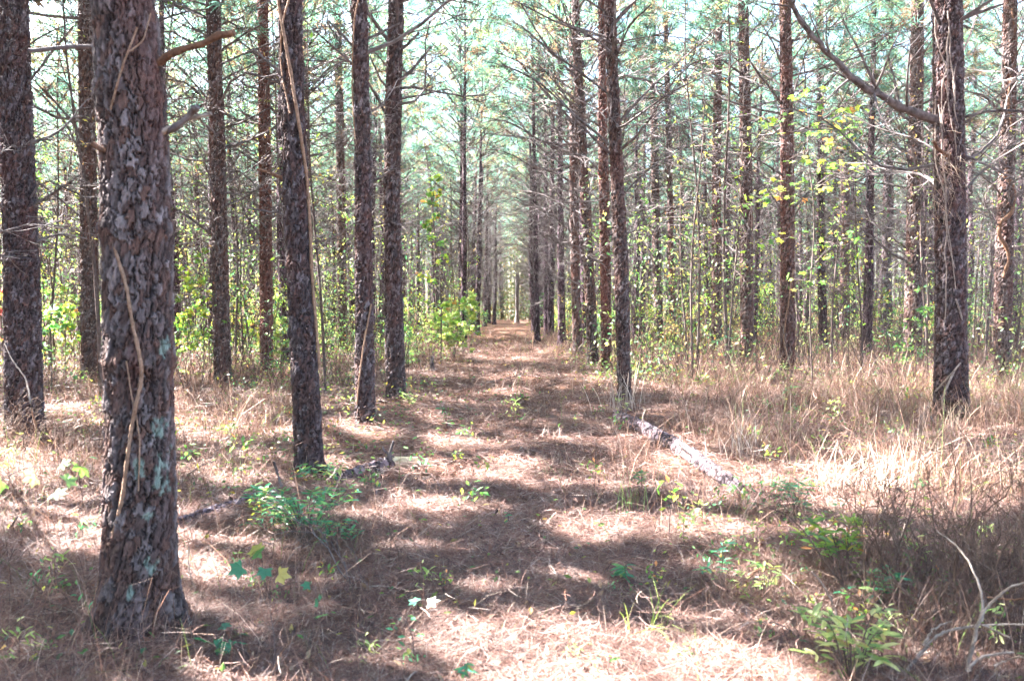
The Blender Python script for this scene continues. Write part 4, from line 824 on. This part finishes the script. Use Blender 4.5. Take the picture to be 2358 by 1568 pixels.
# understory saplings between the rows
cnt = 0; tries = 0
while cnt < 170 and tries < 5000:
    tries += 1; y = 15 + 45 * r.random() ** .8; x = r.uniform(-.68, .68) * y
    if abs(x) < 1.7 or (abs(x) < 2.4 and y < 24): continue
    if vnoise(np.array([x * .3]), np.array([y * .2]), 3.)[0] < .28: continue
    if np.min(np.hypot(hp[:, 0] - x, (hp[:, 1] - y) * .5)) < .7: continue
    k = r.integers(8); side = 'left' if x < 0 else 'right'; band = 'in the rows just behind the nearer pines' if y < 28 else 'far back among the rows'
    kind = {4: 'pale leaved bush', 5: 'brown leaved bush', 7: 'green bush'}.get(int(k), 'thin yellow green sapling' if k != 2 else 'thin green sapling')
    place('bush' if 'bush' in kind else 'sapling', SAPS[k], f'{kind} {side} of the path {band}', 'bush' if 'bush' in kind else 'sapling', (x, y, gh(x, y) - .03), 'young broadleaf growth under the pines', r.uniform(0, 6), r.uniform(.75, 1.25)); cnt += 1
cnt = 0
while cnt < 30:
    y = 15 + 32 * r.random(); x = r.choice([-1, -1, 1]) * r.uniform(2.2, 3.6)
    if np.min(np.hypot(hp[:, 0] - x, (hp[:, 1] - y) * .5)) < .6: continue
    side = 'left' if x < 0 else 'right'
    place('bush', SAPS[[4, 7, 0, 5, 7][r.integers(5)]], f'low bush crowding the trailside row {side} of the path', 'bush', (x, y, gh(x, y) - .03), 'young broadleaf growth under the pines', r.uniform(0, 6), r.uniform(.6, 1.0)); cnt += 1
TALL = [sap(260 + i, 5.5 + 1.1 * i, 60 + 20 * i, .08, ['yg', 'gr', 'br', 'yg'][i], spread=.9, r0=.026 + .005 * i, low=.3, twigs=26, lean=.07) for i in range(4)]
cnt = 0
while cnt < 105:
    y = 13 + 32 * r.random() ** .9; x = r.uniform(-.66, .66) * y
    if abs(x) < 2.2 or np.min(np.hypot(hp[:, 0] - x, (hp[:, 1] - y) * .5)) < .7 or min(np.abs(hp[:, 0] / hp[:, 1] - x / y)) < .012: continue
    side = 'left' if x < 0 else 'right'; band = 'among the mid distance pines' if y < 26 else 'among the far pines'
    place('sapling', TALL[r.integers(4)], f'tall whip thin nearly bare sapling {side} of the path {band}', 'sapling', (x, y, gh(x, y) - .03), 'young broadleaf growth under the pines', r.uniform(0, 6), r.uniform(.8, 1.2)); cnt += 1
# uncountable undergrowth further back: leaves and bare brush
n = 200000; y = 15 * (130 / 15) ** r.random(n); x = r.uniform(-.75, .75, n) * y
dn = vnoise(x * .35, y * .22, 61.) * .6 + vnoise(x * 1.1, y * .8, 62.) * .4; hh = np.clip((dn - .33) * 8, .1, 3.6); keep = (r.random(n) < np.clip((dn - .33) * 3.5, 0, 1)) & ((np.abs(x) > 1.5 + .01 * y) | (y > 82)); x, y, hh = x[keep], y[keep], hh[keep]; n = len(x)
zq = 5.2 * r.random(n) ** 1.7; k3 = vnoise(x * .9 + zq * 1.3, y * .5 + zq * .9, 63.) > .45 + .05 * zq + .35 * (vnoise(x * .22, y * .13, 64.) - .5); x, y, zq = x[k3], y[k3], zq[k3]; n = len(x); print('undergrowth', n)
O = np.stack([x, y, gh(x, y) + .08 + zq], 1)
C = np.concatenate([PAL['yg'], PAL['gr'], PAL['gr'], PAL['te'], PAL['pa'], PAL['pa']])[r.integers(0, 36, n)] * r.uniform(.6, 1.5, (n, 1)); C = C * .8 + C.mean(1, keepdims=True) * .2; ne = 22000; O = np.concatenate([O, np.stack([r.uniform(-7, 7, ne), r.uniform(76, 96, ne), 9 * r.random(ne) ** 1.3], 1)]); C = np.concatenate([C, (np.concatenate([PAL['gr'], PAL['br']]) * .35)[r.integers(0, 12, ne)]]); y = np.concatenate([y, np.full(ne, 110.)]); n += ne
V, F, _, c = leaves(OVAL, O, r.normal(0, 1, (n, 3)), nrm(r.normal(0, .8, (n, 3)) + [0, -.3, 1]), .075 + .0016 * y, C)
m_ = 6500; yb = 14 * (110 / 14) ** r.random(m_); xb = r.uniform(-.72, .72, m_) * yb; kb = (np.abs(xb) > 2.0) | (yb > 85); xb, yb = xb[kb], yb[kb]; m_ = len(xb)
hb = .4 + 4 * r.random(m_) ** 2; u = np.linspace(0, 1, 4); ld = r.normal(0, .28, (m_, 2)); P = np.stack([xb[:, None] + ld[:, :1] * hb[:, None] * u + r.normal(0, .05, (m_, 4)), yb[:, None] + ld[:, 1:] * hb[:, None] * u, gh(xb, yb)[:, None] + hb[:, None] * u], -1)
V2, F2 = tubes(P, (.004 + .00013 * yb)[:, None] * (1 - .7 * u)[None], 3)
o = link('undergrowth', mesh('undergrowth', [(V, F, c, 0), (V2, F2, None, 1)], ['leaf', 'stem'])); tag(o, 'leafy undergrowth and bare brush filling the far rows', 'undergrowth', kind='stuff')

# ------------------------------------------------------------------ logs, sticks, stumps, dead grass
def log(name, label, cat, pts, w, mat, seed=0, lift=.3, endmat=None, sides=18):
    P = [ground(px, py) for px, py in pts]; wz = np.linspace(w[0], w[1], len(P)) if len(w) == 2 else np.array(w)
    Yd = np.array([p[1] for p in P]); Rr = wz * Yd / FP / 2; Q = np.array(P); Q[:, 2] += Rr * (.35 + lift); b = Q[0].copy(); K = len(P) * 14; r = np.random.default_rng(seed)
    S_ = spline(Q - b, K); R2 = np.interp(np.linspace(0, len(P) - 1, K), np.arange(len(P)), Rr)
    V, F, T = tubes(S_, R2, sides, cap=True); n = K * sides; th = np.tile(np.arange(sides), K); kk = np.repeat(np.arange(K), sides); c = S_[kk]
    rel = V[:n] - c; V[:n] = c + rel * (1 + .5 * (vnoise(th * .8, kk * .35, seed, None) - .5) + .3 * (vnoise(th * 2., kk * 1.1, seed + 1) - .5))[:, None]
    root = thing(name, label, cat, tuple(map(float, b))); link('trunk', mesh('trunk', [(V, F, None, 0), (V, T, None, 1)], [mat, endmat or mat], False), root); return root, S_, R2, b
lg, S_, R2, b = log('fallen_log', 'long fallen log with grey green lichened bark right of the path', 'log', [(1420, 968), (1455, 990), (1500, 1013), (1560, 1048), (1620, 1088), (1705, 1145)], [22, 28, 31, 33, 33, 28], 'logbark', 1, .9)
for q in range(3):
    k = [8, 30, 62][q]; P = np.stack([S_[k], S_[k] + [.05 - .1 * q, .02, .12], S_[k] + [.1 - .12 * q, .02, .22]]); V, F, T = tubes(spline(P, 8), np.linspace(.012, .006, 8), 6, cap=True); link('limb_stub', mesh('limb_stub', [(V, F, None, 0), (V, T, None, 0)], ['pale']), lg)
lg, S_, R2, b = log('fallen_log', 'short fallen log with a pale rotten end and a dark forked stub', 'log', [(770, 1118), (820, 1105), (870, 1090), (905, 1082)], [24, 28, 30, 32], 'logbark', 2, .8)
P = np.stack([S_[-3], S_[-1] + (S_[-1] - S_[-3]) * 3]); e = np.array([at(905, 1072, b[1] + .25), at(945, 1062, b[1] + .3)]) - b
V, F, T = tubes(spline([S_[-2], S_[-1] + [.1, 0, .0], S_[-1] + [.24, .03, .0]], 10), np.linspace(.062, .05, 10), 12, cap=True); link('rotten_end', mesh('rotten_end', [(V, F, None, 0), (V, T, None, 0)], ['rot']), lg)
k = len(S_) - 8; P = S_[k]; V, F, T = tubes(spline([P, P + [.03, 0, .12], P + [.06, 0, .22]], 8), np.linspace(.022, .010, 8), 7, cap=True); V2, F2, T2 = tubes(spline([P + [.02, 0, .08], P + [-.03, 0, .13], P + [-.04, 0, .17]], 8), np.linspace(.014, .007, 8), 7, cap=True)
link('forked_stub', mesh('forked_stub', [(V, F, None, 0), (V, T, None, 0), (V2, F2, None, 0), (V2, T2, None, 0)], ['twig']), lg)
log('fallen_log', 'slim grey fallen log running from the thick pine to the broad shrub', 'log', [(400, 1216), (450, 1200), (510, 1182), (580, 1158), (640, 1140)], [20, 20, 21, 19, 14], 'logbark', 3, .9)
STK = 'dead sticks lying about'
def stick(label, lines, w, mat='pale', seed=0, name='dead_branch', cat='branch', group=None, sides=6):
    """lines: list of polylines of (px, py, depth); free standing or lying dead branch"""
    r = np.random.default_rng(seed + 11); b = None; parts = []
    for k, L in enumerate(lines):
        P = np.array([at(*p) if p[2] else ground(p[0], p[1]) + [0, 0, .02] for p in L]); g_ = gh(P[:, 0], P[:, 1]); P[:, 2] = np.maximum(P[:, 2], g_ + .008)
        if b is None: b = P[0].copy()
        n = max(6, len(P) * 5); Q = spline(P - b, n); Q[1:-1] += r.normal(0, .002, (n - 2, 3)); wk = w * (1 if k == 0 else .75); Rr = np.linspace(wk, wk * .5, n) * P[:, 1].mean() / FP / 2
        V, F, T = tubes(Q, Rr * r.uniform(.85, 1.15, n), sides, cap=True); parts += [(V, F, None, 0), (V, T, None, 0)]
    o = link(name, mesh(name, parts, [mat], True), None, tuple(map(float, b))); tag(o, label, cat, group); return o
c6 = lambda cx, cy, d: (1572 + cx * .4987, 786 + cy * .4987, d)
c4 = lambda cx, cy, d: (cx * .4987, 786 + cy * .4987, d)
stick('bleached bare branch forking upward at the bottom right', [[c6(1310, 1520, 3.3), c6(1370, 1290, 3.3), c6(1420, 1210, 3.3), c6(1490, 1150, 3.25), c6(1600, 1100, 3.2)], [c6(1380, 1290, 3.3), c6(1385, 1200, 3.35), c6(1350, 1080, 3.4), c6(1290, 970, 3.5), c6(1170, 870, 3.6)], [c6(1390, 1310, 3.3), c6(1510, 1365, 3.2)]], 9, 'pale', 1)
stick('long tan dead branch lying level across the bottom right corner', [[c6(1020, 1530, 3.35), c6(1110, 1425, 3.4), c6(1170, 1360, 3.4), c6(1240, 1332, 3.4), c6(1400, 1306, 3.4), c6(1600, 1308, 3.3)], [c6(1110, 1400, 3.4), c6(1160, 1330, 3.4), c6(1240, 1290, 3.4)]], 9, 'pale', 2)
stick('arched tan dead branch at the very bottom right corner', [[c6(1310, 1520, 3.2), c6(1380, 1460, 3.2), c6(1460, 1440, 3.2), c6(1530, 1435, 3.2)], [c6(1440, 1500, 3.2), c6(1500, 1470, 3.2), c6(1600, 1450, 3.1)]], 8, 'pale', 3)
stick('short orange tan twig at the right edge above the bleached branch', [[c6(1410, 1180, 3.5), c6(1490, 1190, 3.5), c6(1600, 1185, 3.4)]], 6, 'orange', 4)
stick('pale dead stalk leaning beside the bottom right shrub', [[c6(750, 1420, 3.7), c6(700, 1230, 3.8), c6(650, 1130, 3.8), c6(595, 1060, 3.8)], [c6(700, 1420, 3.7), c6(650, 1290, 3.75), c6(605, 1180, 3.8)]], 6, 'pale', 5)
stick('bent orange dead stalk left of the wispy shrub', [[c6(290, 1110, 4.4), c6(340, 1060, 4.4), c6(420, 1045, 4.4), c6(450, 1080, 4.4), c6(450, 1210, 4.4)]], 5, 'orange', 6)
stick('bleached arched twig left of the thick pine', [[c4(250, 975, 0), c4(300, 925, 5.0), c4(360, 918, 5.0), c4(440, 965, 0)]], 5, 'pale', 7)
stick('bleached upright twig right of the thick pine foot', [[c4(910, 1170, 0), c4(882, 1100, 4.35), c4(872, 1020, 4.4), c4(872, 945, 4.4)]], 5, 'pale', 8)
stick('pale forked twig low at the left edge', [[c4(215, 1335, 0), c4(180, 1300, 0), c4(160, 1240, 0)]], 6, 'pale', 9)
stick('dark upright snag of dead wood left of the vine bearing pine', [[(652, 1150, 0), (646, 1115, 6.6), (630, 1062, 6.6)]], 10, 'twig', 10, 'snag', 'snag')
stick('forked fallen branch lying across the path', [[(1095, 886, 0), (1150, 878, 0), (1200, 863, 0), (1215, 856, 0)], [(1172, 850, 0), (1190, 862, 0), (1204, 872, 0)], [(1200, 863, 0), (1240, 870, 0)]], 5, 'twig', 11)
stick('dark fallen branch at the right edge in front of the vine tangled pine', [[(2205, 1052, 0), (2265, 1035, 0), (2320, 1026, 9.0), (2420, 1030, 8.9)]], 6, 'twig', 12)
stick('dark spiky twig standing in the sunlit patch on the right', [[(1955, 1170, 0), (1968, 1120, 7.2), (1978, 1085, 7.2), (1976, 1065, 7.2)]], 4, 'twig', 13)
stick('curved pale twig on the shaded straw right of the path', [[(1345, 1388, 0), (1375, 1375, 0), (1392, 1352, 0)]], 5, 'pale', 14)
stick('short pale twig on the straw before the sunlit patch', [[(1350 - 10, 1410 - 6, 0), (1375, 1390, 0)]], 5, 'pale', 15) if False else None
stick('pale twig lying left of the path middle', [[(955, 1298, 0), (985, 1288, 0), (1002, 1268, 0)]], 5, 'pale', 16)
stick('grey fallen branch behind the teal seedling', [[(860, 1262, 0), (920, 1250, 0), (985, 1246, 0)]], 5, 'twig', 17)
stick('bleached twig bundle beside the right edge in the sun', [[(2150, 1120, 7.0), (2200, 1100, 7.0), (2250, 1095, 7.0)], [(2165, 1108, 7.0), (2190, 1092, 7.1), (2235, 1090, 7.1)], [(2240, 1105, 7.0), (2280, 1130, 7.0), (2360, 1150, 6.9)], [(2140, 1140, 0), (2180, 1112, 7), (2240, 1108, 7)]], 6, 'pale', 18)
stick('dark leaning branch on the left behind the left edge pine foot', [[(0, 1235, 0), (20, 1225, 0), (40, 1190, 4.9)]], 8, 'twig', 19)
stick('pale peeled stick leaning at the left edge pine', [[c4(175, 430, 0), c4(150, 330, 7.2), c4(120, 180, 7.3), c4(60, 90, 7.4), c4(20, 10, 7.5)]], 5, 'dull', 20)
stick('bleached looping twigs on the ground right of the left edge pine', [[c4(320, 440, 0), c4(350, 400, 8), c4(390, 390, 8), c4(425, 430, 0)], [c4(420, 480, 0), c4(400, 450, 8), c4(440, 520, 0)], [c4(330, 420, 8), c4(370, 360, 8), c4(375, 460, 0)]], 4, 'pale', 21)
# small fallen twigs, shared look
n_tw = 46
for q in range(n_tw):
    px, py = r.uniform(0, 2358), 900 + 660 * r.random(); p = ground(px, py); a = r.uniform(0, 6.28); L = r.uniform(.15, .6); side = 'left of the path' if p[0] < -1.1 else ('right of the path' if p[0] > 1.1 else 'on the path')
    me = LIMB_ME[r.integers(14)] if q % 2 else None
    if me is None:
        Q = spline([[0, 0, 0], [L * .5, r.normal(0, .05), .03], [L, r.normal(0, .08), .0]], 10); V, F, T = tubes(Q, np.linspace(.006, .003, 10), 5, cap=True); me = mesh('fallen_twig', [(V, F, None, 0), (V, T, None, 0)], ['pale' if q % 4 else 'orange'], True); sc_ = 1
    else: sc_ = L * 1.3
    o = link('fallen_twig', me, None, (p[0], p[1], p[2] + .03)); o.rotation_euler = (r.uniform(0, 6) * (q % 2), -.25 * (q % 2), a); o.scale = (sc_,) * 3
    tag(o, 'dead twig dropped on the pine straw ' + side, 'twig', STK)
# dead grass clumps
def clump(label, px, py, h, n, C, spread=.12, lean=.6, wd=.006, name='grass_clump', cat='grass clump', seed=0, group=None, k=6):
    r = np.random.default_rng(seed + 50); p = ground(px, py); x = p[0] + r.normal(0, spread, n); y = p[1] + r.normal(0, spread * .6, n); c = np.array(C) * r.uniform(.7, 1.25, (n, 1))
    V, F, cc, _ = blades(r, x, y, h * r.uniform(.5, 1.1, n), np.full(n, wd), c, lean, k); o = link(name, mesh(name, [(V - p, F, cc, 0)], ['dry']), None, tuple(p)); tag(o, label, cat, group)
WH = [.62, .53, .45]
clump('bleached fountain of dead grass in the sun on the right', 1925, 1135, .42, 46, WH, .09, 1.1, .007, seed=1)
clump('bleached upright dead stalks right of the fountain of grass', 2035, 1140, .48, 60, WH, .16, .3, .007, seed=2)
clump('bleached dead stalks standing behind the fallen log', 1705, 1055, .45, 34, WH, .14, .35, .008, seed=3)
clump('pale bare stalks at the foot of the straight pine', 1428, 945, .75, 34, [.5, .42, .36], .16, .25, .009, seed=4)
clump('tan dead grass clump between the sunlit stalks and the tangled pine', 2140, 1120, .4, 60, [.42, .31, .24], .25, .4, .006, seed=5)
clump('tan stalks at the right edge beyond the sunlit patch', 2310, 1075, .45, 70, [.42, .31, .24], .3, .35, .007, seed=6)
clump('green arching grass blades at the rim of the front sunlit patch', 1480, 1470, .3, 16, [.25, .33, .08], .08, 1.4, .008, seed=7)
clump('thin green grass blades standing right of the path', 1465, 1185, .35, 20, [.22, .30, .10], .12, .35, .006, seed=8)
clump('fine grass tuft right of the path middle', 1270, 1095, .12, 40, [.25, .28, .15], .06, .8, .003, seed=9)
clump('dead stalks at the foot of the vine tangled pine', 2200, 985, .4, 50, [.5, .38, .28], .25, .3, .008, seed=10)
clump('brown dead grass heap darkened for the shade at the right edge', 2250, 1330, .5, 420, [.16, .10, .075], .26, .8, .003, seed=11)  # shadow put into the grass colour
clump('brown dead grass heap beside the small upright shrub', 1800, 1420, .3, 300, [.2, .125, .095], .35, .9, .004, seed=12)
clump('brown dead grass heap darkened for shade behind the bottom right shrub', 2100, 1330, .42, 360, [.17, .105, .08], .4, .8, .004, seed=13)  # blades coloured darker to stand for shade here
clump('brown tangled grass left of the broad green shrub root', 690, 1290, .25, 160, [.30, .19, .145], .3, .9, .004, seed=14)
clump('dark grass heap at the foot of the left edge pine', 70, 1045, .4, 160, [.22, .15, .12], .35, .7, .006, seed=15)
for q, (px, py, w_, h_, nq, lab) in enumerate([(2230, 1420, .55, .42, 34, 'dark tangle of dead brambles behind the bleached branch at the bottom right'), (2090, 1330, .5, .35, 24, 'dark dead bramble tangle between the narrow leaved shrubs and the right edge'), (2320, 1310, .6, .4, 24, 'brown bramble tangle at the right edge above the bleached branch'),
                                     (1990, 1180, .26, .28, 16, 'thin dark brush standing in front of the sunlit patch on the right'), (1650, 1130, .16, .2, 10, 'low dead brush in front of the fallen log'), (60, 1060, .6, .4, 40, 'dark dead brush at the foot of the left edge pine'), (770, 1300, .5, .22, 34, 'brown dead brush below the broad green shrub')]):
    p = ground(px, py); parts = []
    for k in range(nq):
        lv, lf = LIMBS[r.integers(14)]; parts.append((xform(lv, r.uniform(.5, 1.3) * h_ * 1.3, r.uniform(0, 6.28), r.uniform(.2, 1.2), (r.uniform(-w_, w_), r.uniform(-w_, w_) * .5, r.uniform(0, h_ * .25))), lf, None, 0))
    o = link('bramble', mesh('bramble', parts, ['brush']), None, tuple(map(float, p))); tag(o, lab, 'brambles')
clump('brown matted grass darkened as shadow filling the bottom right corner', 2200, 1500, .5, 620, [.11, .07, .055], .34, .8, .003, seed=31)  # black corner shadow painted as dense dark blades
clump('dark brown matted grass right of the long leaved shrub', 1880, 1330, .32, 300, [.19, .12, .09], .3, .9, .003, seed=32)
clump('brown matted grass darkened for shadow at the right edge above the bottom corner', 2350, 1400, .45, 380, [.12, .075, .06], .3, .8, .003, seed=33)  # dark blade colour carries the corner shadow further up
clump('brown matted grass heap right of the vine bearing pine foot', 830, 1190, .2, 260, [.25, .155, .12], .26, 1.0, .003, seed=34)
# stumps
def stump(label, px, py, h, wpx, seed, name='stump', cat='stump'):
    p = ground(px, py); r = np.random.default_rng(seed); n = 14; R_ = wpx * p[1] / FP / 2; zz = np.linspace(-.05, h, 10); th = np.arange(n) / n * 6.283; TH, ZZ = np.meshgrid(th, zz)
    rad = R_ * (1 + .5 * np.clip(1 - ZZ / .1, 0, 1) + .35 * (vnoise(TH * 1.2, ZZ * 6, seed) - .5)); top = (ZZ >= h - 1e-6) * r.uniform(-.25, .15, n)[None] * h
    V = np.stack([rad * np.cos(TH), rad * np.sin(TH), ZZ + top], -1).reshape(-1, 3); i = np.arange(9)[:, None] * n; j = np.arange(n)[None]; j2 = (j + 1) % n; F = np.stack([i + j, i + j2, i + n + j2, i + n + j], -1).reshape(-1, 4)
    V = np.concatenate([V, [[0, 0, h * .8]]]); T = np.array([[9 * n + a, 9 * n + (a + 1) % n, len(V) - 1] for a in range(n)]); o = link(name, mesh(name, [(V, F, None, 0), (V, T, None, 0)], ['twig']), None, tuple(map(float, p))); tag(o, label, cat)
stump('dark broken stump among the grass left of the path', 995, 852, .35, 9, 1)
stump('small dark stump in the grass before the dark pine on the right', 1958, 905, .28, 12, 2)
stump('dark thin snag standing at the far end of the path', 1191, 742, 4.4, 9, 3, 'snag', 'snag')

# ------------------------------------------------------------------ haze
HZ = 0.0004
if HZ:
    V = np.array([[sx * 200, -60 if not sy else 170, sz] for sx in (-1, 1) for sy in (0, 1) for sz in (-3, 19)], float)
    F = np.array([[0, 1, 3, 2], [4, 6, 7, 5], [0, 4, 5, 1], [2, 3, 7, 6], [0, 2, 6, 4], [1, 5, 7, 3]])
    m, nt, bs = newmat('haze'); nt.nodes.remove(bs); pv = nt.nodes.new('ShaderNodeVolumePrincipled'); pv.inputs['Density'].default_value = HZ; pv.inputs['Color'].default_value = (.92, .93, .96, 1); pv.inputs['Anisotropy'].default_value = .3
    nt.links.new(pv.outputs[0], nt.nodes['Material Output'].inputs['Volume']); M['haze'] = m
    o = link('haze', mesh('haze', [(V, F, None, 0)], ['haze'])); tag(o, 'thin pale haze hanging between the far pines', 'haze', kind='stuff')
